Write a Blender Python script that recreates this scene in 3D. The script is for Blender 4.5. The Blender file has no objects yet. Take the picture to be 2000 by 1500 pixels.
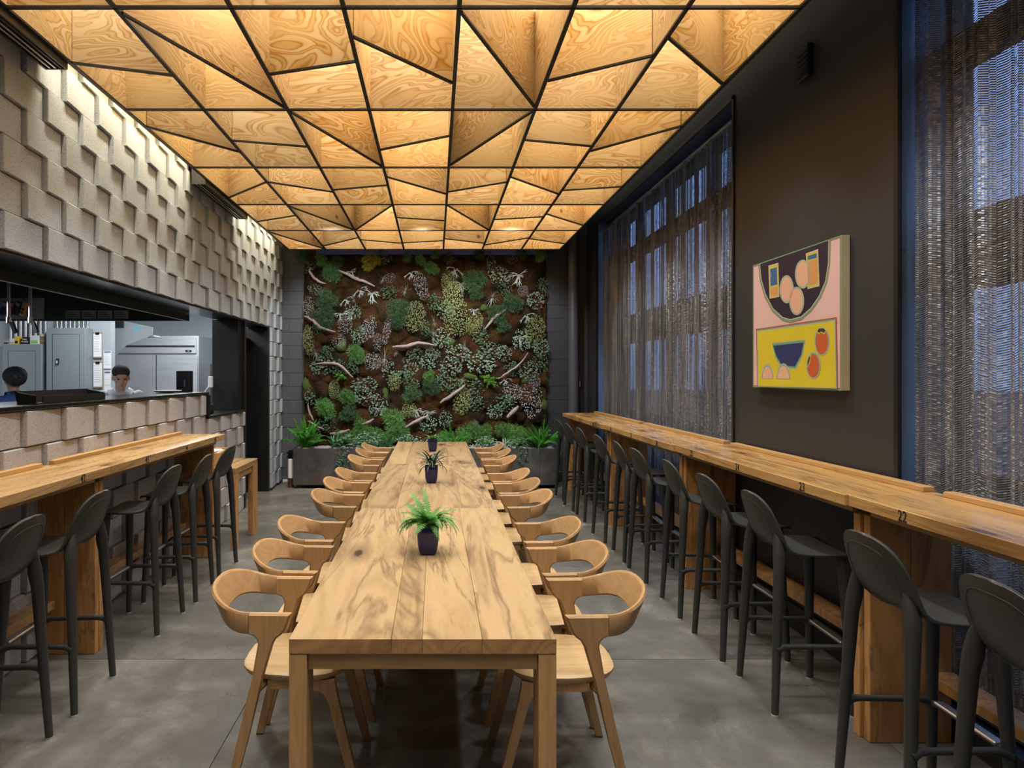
import bpy, math, random
import numpy as np
from mathutils import Vector, Matrix

R = random.Random(7)
SC = bpy.context.scene
COL = SC.collection
PI = math.pi

# ------------------------------------------------------------ camera
F = 1333.0                       # focal length in pixels of the 2000 x 1500 frame (24 mm lens)
VX, VY, EYE = 850.0, 732.0, 1.6  # vanishing point and eye height
cd = bpy.data.cameras.new('camera')
cam = bpy.data.objects.new('camera', cd)
COL.objects.link(cam)
cam.location = (0, 0, EYE)
cam.rotation_euler = (PI / 2, 0, 0)
cd.sensor_width = 36.0
cd.lens = 36.0 * F / 2000.0
cd.shift_x = (1000 - VX) / 2000.0
cd.shift_y = (VY - 750) / 2000.0
cd.clip_start = 0.05
cd.clip_end = 200
SC.camera = cam

# ------------------------------------------------------------ view, world, lights
SC.view_settings.view_transform = 'Standard'
SC.view_settings.look = 'None'
SC.view_settings.exposure = 0.25
SC.view_settings.gamma = 1.0
SC.view_settings.use_curve_mapping = False
SC.cycles.max_bounces = 8
SC.cycles.diffuse_bounces = 4
SC.cycles.transparent_max_bounces = 8
W = bpy.data.worlds.new('world')
SC.world = W
W.use_nodes = True
bg = W.node_tree.nodes['Background']
bg.inputs[0].default_value = (0.38, 0.55, 1.0, 1)
bg.inputs[1].default_value = 0.85

CEIL_Z = 3.40        # underside of the plywood coffers
LIGHT_E = 4.8        # emission of the light panels above the coffers
def area(name, loc, rot, sx, sy, power, col, spread=PI):
    l = bpy.data.lights.new(name, 'AREA')
    l.shape = 'RECTANGLE'; l.size = sx; l.size_y = sy
    l.energy = power; l.color = col; l.spread = spread
    o = bpy.data.objects.new(name, l)
    o.location = loc; o.rotation_euler = rot
    COL.objects.link(o)
    return o
# strip light in the slot between the coffers and the block wall
area('slot_light', (-2.17, 4.6, 3.72), (0, 0, 0), 0.03, 10.0, 80, (1.0, 0.86, 0.60), PI * 0.42)
# added spots with no fixtures inside the coffers, giving neutral room light
def spot(loc, aim, power, ang=1.9, blend=.7, rad=.06, col=(.87, .945, 1.0)):
    l = bpy.data.lights.new('unseen_spot', 'SPOT')
    l.energy = power; l.color = col; l.spot_size = ang; l.spot_blend = blend; l.shadow_soft_size = rad
    o = bpy.data.objects.new('unseen_spot', l)
    o.location = loc
    o.rotation_euler = (Vector(aim) - Vector(loc)).to_track_quat('-Z', 'Y').to_euler()
    COL.objects.link(o)
for y in (-.9, 1.4, 3.0, 4.3, 5.6, 6.9, 8.2):
    for x in (-1.3, .4, 1.5):
        spot((x, y, 3.46), (x, y + .02, 0), 46 if x > .3 and x < 1 else 55)
for x in (-1.3, -.17, .96):                       # added accent spots, unseen, brightening the moss wall
    spot((x, 8.0, 3.46), (x, 10.1, 1.7), 150, 1.25, .6, .06, (.93, .97, 1.0))
# kitchen ceiling lights, plus one added fill lamp set low
area('kitchen_light', (-3.6, 7.4, 2.86), (0, 0, 0), 0.6, 1.2, 58, (0.90, 0.95, 1.0))
area('kitchen_light', (-3.6, 9.9, 2.86), (0, 0, 0), 0.6, 1.2, 72, (0.90, 0.95, 1.0))
area('kitchen_light', (-3.3, 4.9, 2.10), (0, 0, 0), 0.3, 1.0, 20, (0.90, 0.95, 1.0))  # added fill under the hood, brightening the cooks' faces
area('kitchen_light', (-5.2, 6.0, 2.86), (0, 0, 0), 0.6, 1.2, 42, (0.90, 0.95, 1.0))

# ------------------------------------------------------------ helpers
def P(px, py, d):
    return Vector(((px - VX) * d / F, d, EYE - (py - VY) * d / F))

def tag(o, label=None, cat=None, group=None, kind=None):
    if label: o['label'] = label
    if cat: o['category'] = cat
    if group: o['group'] = group
    if kind: o['kind'] = kind
    return o

def empty(name, loc=(0, 0, 0), rz=0.0, parent=None):
    o = bpy.data.objects.new(name, None)
    o.empty_display_size = 0.1
    COL.objects.link(o)
    o.location = loc
    o.rotation_euler = (0, 0, rz)
    if parent: o.parent = parent
    return o

def copy_tree(o, parent=None):
    c = o.copy()
    COL.objects.link(c)
    if parent: c.parent = parent
    for ch in o.children:
        copy_tree(ch, c)
    return c

ORD = ['', 'first', 'second', 'third', 'fourth', 'fifth', 'sixth', 'seventh', 'eighth', 'ninth', 'tenth',
       'eleventh', 'twelfth', 'thirteenth', 'fourteenth', 'fifteenth', 'sixteenth', 'seventeenth',
       'eighteenth', 'nineteenth', 'twentieth']
def ordn(n):
    if n <= 20: return ORD[n]
    t = {2: 'twenty', 3: 'thirty', 4: 'forty'}[n // 10]
    return t + '-' + ORD[n % 10] if n % 10 else {3: 'thirtieth', 4: 'fortieth'}[n // 10]

class MB:
    def __init__(s):
        s.v = []; s.f = []; s.m = []
    def add(s, vs, fs, mi=0):
        b = len(s.v)
        s.v.extend([tuple(v) for v in vs])
        for f in fs:
            s.f.append(tuple(i + b for i in f)); s.m.append(mi)
    def box(s, x0, x1, y0, y1, z0, z1, c=0.0, mi=0):
        if c <= 0:
            vs = [(x, y, z) for z in (z0, z1) for y in (y0, y1) for x in (x0, x1)]
            s.add(vs, [(0, 2, 3, 1), (4, 5, 7, 6), (0, 1, 5, 4), (2, 6, 7, 3), (0, 4, 6, 2), (1, 3, 7, 5)], mi)
            return s
        # chamfered box: three vertices at each corner
        xs, ys, zs = (x0, x1), (y0, y1), (z0, z1)
        sg = (1, -1)
        vs = []; idx = {}
        for i in (0, 1):
            for j in (0, 1):
                for k in (0, 1):
                    X, Y, Z = xs[i], ys[j], zs[k]
                    cx, cy, cz = sg[i] * c, sg[j] * c, sg[k] * c
                    idx[i, j, k, 0] = len(vs); vs.append((X, Y + cy, Z + cz))
                    idx[i, j, k, 1] = len(vs); vs.append((X + cx, Y, Z + cz))
                    idx[i, j, k, 2] = len(vs); vs.append((X + cx, Y + cy, Z))
        fs = []
        for a in (0, 1):
            q = [(a, 0, 0, 0), (a, 1, 0, 0), (a, 1, 1, 0), (a, 0, 1, 0)]
            fs.append([idx[t] for t in (q if a else q[::-1])])
            q = [(0, a, 0, 1), (1, a, 0, 1), (1, a, 1, 1), (0, a, 1, 1)]
            fs.append([idx[t] for t in (q[::-1] if a else q)])
            q = [(0, 0, a, 2), (1, 0, a, 2), (1, 1, a, 2), (0, 1, a, 2)]
            fs.append([idx[t] for t in (q if a else q[::-1])])
        for a in (0, 1):
            for b in (0, 1):
                e = [(a, b, 0, 0), (a, b, 1, 0), (a, b, 1, 1), (a, b, 0, 1)]
                fs.append([idx[t] for t in (e if (a + b) % 2 else e[::-1])])
                e = [(a, 0, b, 0), (a, 1, b, 0), (a, 1, b, 2), (a, 0, b, 2)]
                fs.append([idx[t] for t in (e[::-1] if (a + b) % 2 else e)])
                e = [(0, a, b, 1), (1, a, b, 1), (1, a, b, 2), (0, a, b, 2)]
                fs.append([idx[t] for t in (e if (a + b) % 2 else e[::-1])])
        for i in (0, 1):
            for j in (0, 1):
                for k in (0, 1):
                    t = [idx[i, j, k, 0], idx[i, j, k, 1], idx[i, j, k, 2]]
                    fs.append(t if (i + j + k) % 2 else t[::-1])
        s.add(vs, fs, mi)
        return s
    def prism(s, poly, a0, a1, fn, mi=0):
        """poly: list of 2D points; fn(u, v, w) -> 3D; extruded from w=a0 to a1"""
        n = len(poly)
        vs = [fn(u, v, a0) for u, v in poly] + [fn(u, v, a1) for u, v in poly]
        fs = [tuple(range(n))[::-1], tuple(range(n, 2 * n))]
        for i in range(n):
            j = (i + 1) % n
            fs.append((i, j, n + j, n + i))
        s.add(vs, fs, mi)
        return s
    def tube(s, pts, rad, n=8, cap=True, mi=0, flat=1.0):
        pts = [Vector(p) for p in pts]
        if not hasattr(rad, '__len__'): rad = [rad] * len(pts)
        rings = []; up = None
        for i, p in enumerate(pts):
            t = (pts[min(i + 1, len(pts) - 1)] - pts[max(i - 1, 0)]).normalized()
            if up is None:
                up = Vector((0, 0, 1)) if abs(t.z) < 0.9 else Vector((1, 0, 0))
            a = t.cross(up).normalized(); b = a.cross(t).normalized(); up = b
            rings.append([p + (a * math.cos(2 * PI * k / n) + b * math.sin(2 * PI * k / n) * flat) * rad[i] for k in range(n)])
        vs = [v for r in rings for v in r]
        fs = []
        for i in range(len(pts) - 1):
            for k in range(n):
                k2 = (k + 1) % n
                fs.append((i * n + k, i * n + k2, (i + 1) * n + k2, (i + 1) * n + k))
        if cap:
            fs.append(tuple(range(n))[::-1])
            fs.append(tuple((len(pts) - 1) * n + k for k in range(n)))
        s.add(vs, fs, mi)
        return s
    def lathe(s, prof, n=16, c=(0, 0, 0), mi=0, sq=None):
        """prof: list of (r, z); sq: superellipse exponent for a rounded square plan"""
        vs = []
        for r, z in prof:
            for k in range(n):
                a = 2 * PI * k / n
                x, y = math.cos(a), math.sin(a)
                if sq:
                    q = (abs(x) ** sq + abs(y) ** sq) ** (-1.0 / sq)
                    x *= q; y *= q
                vs.append((c[0] + r * x, c[1] + r * y, c[2] + z))
        fs = []
        for i in range(len(prof) - 1):
            for k in range(n):
                k2 = (k + 1) % n
                fs.append((i * n + k, i * n + k2, (i + 1) * n + k2, (i + 1) * n + k))
        fs.append(tuple(range(n))[::-1]); fs.append(tuple((len(prof) - 1) * n + k for k in range(n)))
        s.add(vs, fs, mi)
        return s
    def ball(s, c, r, n=12, m=8, mi=0, rot=None):
        rx, ry, rz = r if hasattr(r, '__len__') else (r, r, r)
        vs = []
        for i in range(m + 1):
            t = PI * i / m
            for k in range(n):
                a = 2 * PI * k / n
                p = Vector((rx * math.sin(t) * math.cos(a), ry * math.sin(t) * math.sin(a), rz * math.cos(t)))
                if rot is not None: p = rot @ p
                vs.append(p + Vector(c))
        fs = []
        for i in range(m):
            for k in range(n):
                k2 = (k + 1) % n
                fs.append((i * n + k, (i + 1) * n + k, (i + 1) * n + k2, i * n + k2))
        s.add(vs, fs, mi)
        return s
    def mesh(s, name, mats, smooth=False):
        me = bpy.data.meshes.new(name)
        me.from_pydata(s.v, [], s.f)
        for m in (mats if isinstance(mats, (list, tuple)) else [mats]): me.materials.append(m)
        if any(s.m): me.polygons.foreach_set('material_index', s.m)
        if smooth: me.polygons.foreach_set('use_smooth', [True] * len(s.f))
        me.update()
        return me
    def build(s, name, mats, parent=None, smooth=False, loc=None, rz=None):
        o = bpy.data.objects.new(name, s.mesh(name, mats, smooth))
        COL.objects.link(o)
        if parent: o.parent = parent
        if loc is not None: o.location = loc
        if rz is not None: o.rotation_euler = (0, 0, rz)
        return o

def obox(name, m, x0, x1, y0, y1, z0, z1, parent=None, c=0.0):
    """a box whose object origin sits at its own centre of base, so that textures differ"""
    cx, cy = (x0 + x1) / 2, (y0 + y1) / 2
    return MB().box(x0 - cx, x1 - cx, y0 - cy, y1 - cy, 0, z1 - z0, c).build(name, m, parent, loc=(cx, cy, z0))

def link(name, me, parent=None, loc=(0, 0, 0), rot=(0, 0, 0), scale=None):
    o = bpy.data.objects.new(name, me)
    COL.objects.link(o)
    if parent: o.parent = parent
    o.location = loc; o.rotation_euler = rot
    if scale is not None: o.scale = scale if hasattr(scale, '__len__') else (scale,) * 3
    return o

def autosmooth(o, angle=40):
    me = o.data
    me.polygons.foreach_set('use_smooth', [True] * len(me.polygons))
    me.set_sharp_from_angle(angle=math.radians(angle))
    return o

# ------------------------------------------------------------ materials
class NT:
    def __init__(s, name):
        s.mat = bpy.data.materials.new(name)
        s.mat.use_nodes = True
        s.nt = s.mat.node_tree
        s.b = s.nt.nodes['Principled BSDF']
        s.out = s.nt.nodes['Material Output']
    def n(s, typ, **kw):
        x = s.nt.nodes.new(typ)
        for k, v in kw.items():
            if k.startswith('i_'):
                key = k[2:]
                x.inputs[int(key) if key.isdigit() else key].default_value = v
            else: setattr(x, k, v)
        return x
    def l(s, a, b): s.nt.links.new(a, b)
    def coords(s, scale=(1, 1, 1), rand=True, kind='Object', rot=(0, 0, 0)):
        tc = s.n('ShaderNodeTexCoord')
        src = tc.outputs[kind]
        if rand:
            oi = s.n('ShaderNodeObjectInfo')
            mul = s.n('ShaderNodeVectorMath', operation='SCALE'); mul.inputs[0].default_value = (37.1, 51.7, 23.3)
            s.l(oi.outputs['Random'], mul.inputs['Scale'])
            ad = s.n('ShaderNodeVectorMath', operation='ADD')
            s.l(src, ad.inputs[0]); s.l(mul.outputs[0], ad.inputs[1])
            src = ad.outputs[0]; s.rnd = oi.outputs['Random']
        mp = s.n('ShaderNodeMapping')
        mp.inputs['Scale'].default_value = scale
        mp.inputs['Rotation'].default_value = rot
        s.l(src, mp.inputs['Vector'])
        return mp.outputs[0]
    def noise(s, vec, scale, detail=2, rough=0.5, dist=0.0):
        x = s.n('ShaderNodeTexNoise')
        x.inputs['Scale'].default_value = scale; x.inputs['Detail'].default_value = detail
        x.inputs['Roughness'].default_value = rough; x.inputs['Distortion'].default_value = dist
        s.l(vec, x.inputs['Vector'])
        return x.outputs[0]
    def vor(s, vec, scale, feature='F1'):
        x = s.n('ShaderNodeTexVoronoi', feature=feature)
        x.inputs['Scale'].default_value = scale
        s.l(vec, x.inputs['Vector'])
        return x
    def math(s, op, a, b=None, clamp=False):
        x = s.n('ShaderNodeMath', operation=op); x.use_clamp = clamp
        for i, q in enumerate((a, b)):
            if q is None: continue
            if isinstance(q, (int, float)): x.inputs[i].default_value = q
            else: s.l(q, x.inputs[i])
        return x.outputs[0]
    def ramp(s, fac, stops, interp='LINEAR'):
        x = s.n('ShaderNodeValToRGB')
        x.color_ramp.interpolation = interp
        e = x.color_ramp.elements
        while len(e) < len(stops): e.new(0.5)
        for k, (p, c) in enumerate(stops):
            e[k].position = p; e[k].color = (c[0], c[1], c[2], 1) if hasattr(c, '__len__') else (c, c, c, 1)
        s.l(fac, x.inputs[0])
        return x.outputs[0]
    def mix(s, fac, a, b, mode='MIX'):
        x = s.n('ShaderNodeMix', data_type='RGBA', blend_type=mode)
        if isinstance(fac, (int, float)): x.inputs[0].default_value = fac
        else: s.l(fac, x.inputs[0])
        for i, q in ((6, a), (7, b)):
            if isinstance(q, (tuple, list)): x.inputs[i].default_value = (q[0], q[1], q[2], 1)
            else: s.l(q, x.inputs[i])
        return x.outputs[2]
    def col(s, c):
        if isinstance(c, (tuple, list)): s.b.inputs['Base Color'].default_value = (c[0], c[1], c[2], 1)
        else: s.l(c, s.b.inputs['Base Color'])
        return s
    def rough(s, r):
        if isinstance(r, (int, float)): s.b.inputs['Roughness'].default_value = r
        else: s.l(r, s.b.inputs['Roughness'])
        return s
    def bump(s, h, strength=0.3, dist=0.01):
        x = s.n('ShaderNodeBump')
        x.inputs['Strength'].default_value = strength; x.inputs['Distance'].default_value = dist
        s.l(h, x.inputs['Height']); s.l(x.outputs[0], s.b.inputs['Normal'])
        return s
    def set(s, **kw):
        for k, v in kw.items(): s.b.inputs[k.replace('_', ' ')].default_value = v
        return s

def plain(name, c, rough=0.5, metal=0.0, vary=0.12, nscale=6.0):
    t = NT(name)
    v = t.coords()
    n = t.noise(v, nscale, 3)
    t.col(t.mix(n, tuple(x * (1 - vary) for x in c), tuple(min(1, x * (1 + vary)) for x in c)))
    t.rough(t.ramp(n, [(0.0, max(0.02, rough - 0.06)), (1.0, min(1, rough + 0.06))]))
    t.set(Metallic=metal)
    return t.mat

def emit(name, c, e):
    t = NT(name)
    t.set(Base_Color=(0, 0, 0, 1), Emission_Color=(c[0], c[1], c[2], 1), Emission_Strength=e)
    t.b.inputs['Base Color'].default_value = (c[0] * .5, c[1] * .5, c[2] * .5, 1)
    return t.mat

def wood(name, light, mid, dark, stretch, rings=9.0, rough=0.42, knots=True, bump=0.12, figure=1.0, patch=0.75, spec=0.4, flat_knots=False):
    """long-grained timber; 'stretch' scales the object coordinates (small along the grain)"""
    t = NT(name)
    v = t.coords(stretch)
    big = t.noise(v, 1.3 * figure, 2, 0.55, 0.7)
    ring = t.math('SINE', t.math('MULTIPLY', big, rings * 6.283))
    ring = t.math('ADD', t.math('MULTIPLY', ring, 0.5), 0.5)
    fine = t.noise(v, 38, 4, 0.65)
    g = t.math('ADD', t.math('MULTIPLY', ring, 0.35), t.math('MULTIPLY', fine, 0.75))
    c = t.ramp(g, [(0.18, mid), (0.55, light), (0.9, tuple(min(1, x * 1.08) for x in light))])
    pt = t.noise(v, 1.5 * figure, 5, 0.62, 1.0)
    pm = t.ramp(pt, [(0.50, 0.0), (0.68, 1.0)])
    c = t.mix(t.math('MULTIPLY', pm, patch * .75), c, t.mix(ring, dark, mid))
    if knots:
        # narrow heart streaks that wander along the board
        st = t.noise(v, 1.05 * figure, 4, 0.6, 1.6)
        sm = t.ramp(t.math('ABSOLUTE', t.math('SUBTRACT', st, 0.5)), [(0.0, 1.0), (0.030, 0.0)])
        c = t.mix(t.math('MULTIPLY', sm, t.math('MULTIPLY', fine, 1.15)), c, dark)
        # knots with a dark halo
        kv = t.coords(tuple(0.45 * a + 0.35 for a in stretch))
        vo = t.vor(kv, 1.5)
        if flat_knots: vo.voronoi_dimensions = '2D'
        wob = t.math('ADD', vo.outputs['Distance'], t.math('MULTIPLY', t.noise(kv, 9, 3), 0.10))
        c = t.mix(t.ramp(wob, [(0.08, 0.85), (0.24, 0.0)]), c, dark)
        c = t.mix(t.ramp(wob, [(0.075, 1.0), (0.10, 0.0)]), c, tuple(x * 0.3 for x in dark))
        # drying cracks
        cr = t.noise(v, 2.6, 2, 0.5, 0.9)
        cm = t.ramp(t.math('ABSOLUTE', t.math('SUBTRACT', cr, 0.5)), [(0.0, 1.0), (0.004, 0.0)])
        c = t.mix(t.math('MULTIPLY', cm, t.math('MULTIPLY', pm, 0.9)), c, tuple(x * 0.2 for x in dark))
    hv = t.n('ShaderNodeHueSaturation')
    t.l(c, hv.inputs['Color'])
    t.l(t.ramp(t.rnd, [(0, 0.84), (1, 1.14)]), hv.inputs['Value'])
    t.col(hv.outputs[0])
    t.rough(t.ramp(fine, [(0.3, rough - 0.07), (0.7, rough + 0.08)]))
    t.set(Specular_IOR_Level=spec)
    t.bump(g, bump, 0.004)
    return t.mat

def plywood():
    t = NT('plywood')
    v = t.coords((0.75, 0.75, 2.0))
    n1 = t.noise(v, 1.15, 2.5, 0.5, 1.3)
    w = t.math('SINE', t.math('MULTIPLY', n1, 130.0))
    w = t.math('ADD', t.math('MULTIPLY', w, 0.5), 0.5)
    ms = t.ramp(t.noise(v, 2.2, 2), [(0.35, 0.15), (0.6, 1.0)])
    fine = t.noise(t.coords((6, 6, 130)), 1.0, 3)
    c = t.ramp(w, [(0.0, (0.85, 0.70, 0.45)), (0.35, (0.80, 0.62, 0.35)), (0.60, (0.47, 0.26, 0.085)), (1.0, (0.74, 0.53, 0.26))])
    c = t.mix(ms, (0.82, 0.64, 0.37), c)
    c = t.mix(t.math('MULTIPLY', fine, 0.22), c, (0.46, 0.26, 0.09))
    vo = t.vor(t.coords((1.6, 1.6, 2.2)), 1.05)
    kn = t.ramp(vo.outputs['Distance'], [(0.03, 1.0), (0.075, 0.0)])
    c = t.mix(t.math('MULTIPLY', kn, 0.85), c, (0.16, 0.07, 0.03))
    hs = t.n('ShaderNodeHueSaturation')
    t.l(c, hs.inputs['Color'])
    t.l(t.ramp(t.rnd, [(0, 0.66), (.5, .95), (1, 1.10)]), hs.inputs['Value'])
    t.l(t.ramp(t.math('FRACT', t.math('MULTIPLY', t.rnd, 7.3)), [(0, 0.9), (1, 1.12)]), hs.inputs['Saturation'])
    t.col(hs.outputs[0]); t.rough(0.5)
    t.set(Specular_IOR_Level=0.3)
    return t.mat

def block_mat(name, base, speck=0.75, warm=0.0):
    t = NT(name)
    v = t.coords()
    n = t.noise(v, 5, 4)
    c = t.mix(n, tuple(x * 0.86 for x in base), tuple(x * 1.1 for x in base))
    f = t.noise(v, 140, 2, 0.6)
    c = t.mix(t.ramp(f, [(0.33, speck), (0.43, 0.0)]), c, tuple(x * 0.28 for x in base))
    hv = t.n('ShaderNodeHueSaturation'); t.l(c, hv.inputs['Color'])
    t.l(t.ramp(t.rnd, [(0, 0.9), (1, 1.08)]), hv.inputs['Value'])
    t.col(hv.outputs[0]); t.rough(0.85)
    t.bump(f, 0.5, 0.004)
    return t.mat

def paint_mat(name, c, rough=0.55, lumps=0.25):
    t = NT(name)
    v = t.coords(rand=True)
    n = t.noise(v, 9, 5, 0.6)
    t.col(t.mix(n, tuple(x * 0.9 for x in c), tuple(x * 1.1 for x in c))); t.rough(rough)
    t.bump(n, lumps, 0.006)
    return t.mat

def floor_mat():
    t = NT('polished_concrete')
    v = t.coords(rand=True)
    n1 = t.noise(v, 1.3, 6, 0.66, 0.8)
    n2 = t.noise(v, 4.5, 6, 0.65, 0.4)
    n3 = t.noise(v, 160, 2)
    c = t.ramp(n1, [(0.33, (0.062, 0.061, 0.056)), (0.5, (0.125, 0.123, 0.113)), (0.66, (0.215, 0.209, 0.194))])
    c = t.mix(t.ramp(n2, [(0.38, 0.7), (0.62, 0.0)]), c, (0.085, 0.083, 0.076))
    c = t.mix(t.ramp(n3, [(0.66, 0.0), (0.74, 0.35)]), c, (0.42, 0.40, 0.36))
    t.col(c)
    t.rough(t.ramp(n2, [(0.3, 0.40), (0.7, 0.24)]))
    t.bump(n2, 0.03, 0.01)
    t.set(Specular_IOR_Level=0.5)
    return t.mat

def brushed(name, c, rough=0.3, streak=(2, 2, 60), metal=1.0):
    t = NT(name)
    n = t.noise(t.coords(streak), 3, 3)
    t.col(t.mix(n, tuple(x * 0.85 for x in c), c)); t.rough(t.ramp(n, [(0.3, rough - 0.05), (0.7, rough + 0.1)]))
    t.set(Metallic=metal)
    return t.mat

def rusty():
    t = NT('blackened_steel')
    v = t.coords(rand=False)
    n = t.noise(v, 2.2, 5, 0.6, 0.8)
    c = t.ramp(n, [(0.3, (0.05, 0.05, 0.052)), (0.55, (0.105, 0.105, 0.108)), (0.75, (0.18, 0.178, 0.175))])
    r = t.noise(v, 3.1, 5, 0.6, 0.5)
    c = t.mix(t.ramp(r, [(0.60, 0.0), (0.70, 0.5)]), c, (0.17, 0.07, 0.05))
    st = t.noise(t.coords((6, 6, 0.35), rand=False), 3.0, 4)
    c = t.mix(t.ramp(st, [(0.66, 0.0), (0.74, 0.4)]), c, (0.28, 0.27, 0.25))
    t.col(c); t.rough(0.5); t.set(Metallic=0.45)
    return t.mat

def leaf(name, a, b, rough=0.5, nscale=14, trans=0.25):
    t = NT(name)
    v = t.coords()
    n = t.noise(v, nscale, 2)
    c = t.mix(n, a, b)
    hv = t.n('ShaderNodeHueSaturation'); t.l(c, hv.inputs['Color'])
    t.l(t.ramp(t.rnd, [(0, 0.8), (1, 1.2)]), hv.inputs['Value'])
    t.col(hv.outputs[0]); t.rough(rough)
    tr = t.n('ShaderNodeBsdfTranslucent'); t.l(hv.outputs[0], tr.inputs[0])
    mx = t.n('ShaderNodeMixShader'); mx.inputs[0].default_value = trans
    t.l(t.b.outputs[0], mx.inputs[1]); t.l(tr.outputs[0], mx.inputs[2]); t.l(mx.outputs[0], t.out.inputs[0])
    return t.mat

def glass_mat():
    t = NT('window_glass')
    tr = t.n('ShaderNodeBsdfTransparent'); tr.inputs[0].default_value = (0.86, 0.93, 1.0, 1)
    gl = t.n('ShaderNodeBsdfGlossy'); gl.inputs['Roughness'].default_value = 0.02
    mx = t.n('ShaderNodeMixShader'); mx.inputs[0].default_value = 0.06
    t.l(tr.outputs[0], mx.inputs[1]); t.l(gl.outputs[0], mx.inputs[2]); t.l(mx.outputs[0], t.out.inputs[0])
    return t.mat

PLY = plywood()
BLACK_EDGE = plain('black_edge_band', (0.008, 0.008, 0.009), 0.5)
BLOCK = block_mat('concrete_block', (0.385, 0.425, 0.48))
BLOCK_LOW = block_mat('pinkish_concrete_block', (0.40, 0.40, 0.42), 0.85)
MORTAR = plain('mortar', (0.30, 0.28, 0.25), 0.9)
PAINTED_BLOCK = paint_mat('painted_grey_block', (0.085, 0.092, 0.108), 0.45, 0.5)
PAINTED_DARK = paint_mat('painted_charcoal_block', (0.038, 0.040, 0.048), 0.42, 0.5)
DARK_WALL = paint_mat('charcoal_paint', (0.030, 0.030, 0.032), 0.5, 0.05)
DARK_CEIL = plain('black_paint', (0.012, 0.012, 0.013), 0.7)
FLOOR = floor_mat()
OAK_TABLE = wood('table_oak', (0.345, 0.235, 0.122), (0.27, 0.172, 0.082), (0.10, 0.058, 0.028), (2.7, 0.34, 2.7), rings=7, patch=.95, flat_knots=True)
OAK_END = wood('table_end_grain', (0.38, 0.21, 0.09), (0.26, 0.135, 0.055), (0.13, 0.06, 0.025), (2.2, 2.2, 2.2), rings=14, knots=False)
OAK_LEG = wood('oak_leg', (0.425, 0.255, 0.111), (0.348, 0.200, 0.081), (0.221, 0.119, 0.047), (6, 6, 0.5), knots=False, patch=0.35)
OAK_RAIL = wood('oak_rail', (0.408, 0.246, 0.106), (0.340, 0.196, 0.081), (0.230, 0.128, 0.051), (0.5, 6, 6), knots=False, patch=0.3)
OAK_CHAIR = wood('chair_oak', (0.386, 0.229, 0.104), (0.326, 0.187, 0.079), (0.252, 0.137, 0.059), (5, 2.2, 3.0), knots=False, patch=0.3, rough=0.38)
OAK_CHAIR_LEG = wood('chair_leg_oak', (0.386, 0.229, 0.104), (0.326, 0.187, 0.079), (0.252, 0.137, 0.059), (5, 5, 0.8), knots=False, patch=0.25, rough=0.38)
OAK_SEAT = wood('chair_seat_oak', (0.415, 0.283, 0.145), (0.355, 0.229, 0.107), (0.281, 0.168, 0.074), (0.6, 5, 5), knots=False, patch=0.3, rough=0.4)
BAR_WOOD = wood('bar_timber', (0.562, 0.332, 0.125), (0.431, 0.236, 0.080), (0.201, 0.096, 0.035), (3.0, 0.22, 3.0), rings=6, rough=0.2, spec=0.55, patch=.6, flat_knots=True)
BAR_LEFT = wood('pale_bar_timber', (0.394, 0.258, 0.122), (0.320, 0.190, 0.078), (0.150, 0.078, 0.031), (3.0, 0.22, 3.0), rings=6, rough=0.3, patch=.6, flat_knots=True)
BAR_LEG = wood('bar_leg_timber', (0.47, 0.25, 0.09), (0.36, 0.18, 0.065), (0.13, 0.07, 0.035), (3, 3, 0.6), rings=6, rough=0.4)
LEDGE = wood('ledge_timber', (0.476, 0.281, 0.111), (0.399, 0.230, 0.085), (0.306, 0.162, 0.060), (6, 0.6, 6), knots=False, patch=0.2)
STOOL = plain('charcoal_plastic', (0.030, 0.031, 0.030), 0.42, 0, 0.1, 90)
ALU = brushed('brushed_aluminium', (0.62, 0.61, 0.59), 0.35)
CLEAR = plain('grey_glide', (0.35, 0.35, 0.34), 0.4)
BLACK_STEEL = plain('black_steel', (0.012, 0.012, 0.014), 0.22, 0.3)
BLACK_SATIN = plain('satin_black_steel', (0.014, 0.014, 0.015), 0.4, 0.2)
STAINLESS = brushed('stainless_steel', (0.50, 0.51, 0.53), 0.34, (1.2, 1.2, 9), .55)
STAINLESS_DK = brushed('dark_stainless', (0.16, 0.155, 0.15), 0.3, (30, 30, 3))
GREY_PAINT = plain('grey_enamel', (0.27, 0.31, 0.33), 0.45, 0, 0.03)
WHITE_WALL = plain('white_panel', (0.55, 0.59, 0.62), 0.3, 0, 0.05)
PAPER = plain('paper', (0.85, 0.85, 0.86), 0.7, 0, 0.03)
INK = plain('ink', (0.01, 0.01, 0.012), 0.5)
BLUE_INK = plain('blue_ink', (0.06, 0.08, 0.32), 0.5)
INDIGO = plain('indigo_glaze', (0.012, 0.014, 0.085), 0.2, 0, 0.3, 30)
SOIL = plain('soil', (0.035, 0.022, 0.014), 0.9, 0, 0.4, 60)
GLASS = glass_mat()
# ============================================================ STRUCTURE
XL, XR, YB, YF = -2.30, 2.27, 10.20, -2.60
DOOR_H = 2.26
# ---- floor: sawn concrete slabs
fl = MB().box(-6.6, 2.9, YF - .2, 13.2, -0.12, -0.012).build('floor', MORTAR)
tag(fl, kind='structure')
xs = [-6.6, -0.92, 1.97, 2.9]; ys = [YF - .2, 0.3, 3.84, 7.4, 13.2]
for i in range(3):
    for j in range(4):
        obox('floor_slab', FLOOR, xs[i] + .002, xs[i + 1] - .002, ys[j] + .002, ys[j + 1] - .002, -0.012, 0.0, fl)

# ---- main ceiling (black void above the coffers)
tag(MB().box(-2.5, 2.9, YF, YB, 4.5, 4.6).build('ceiling', DARK_CEIL), kind='structure')

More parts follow.
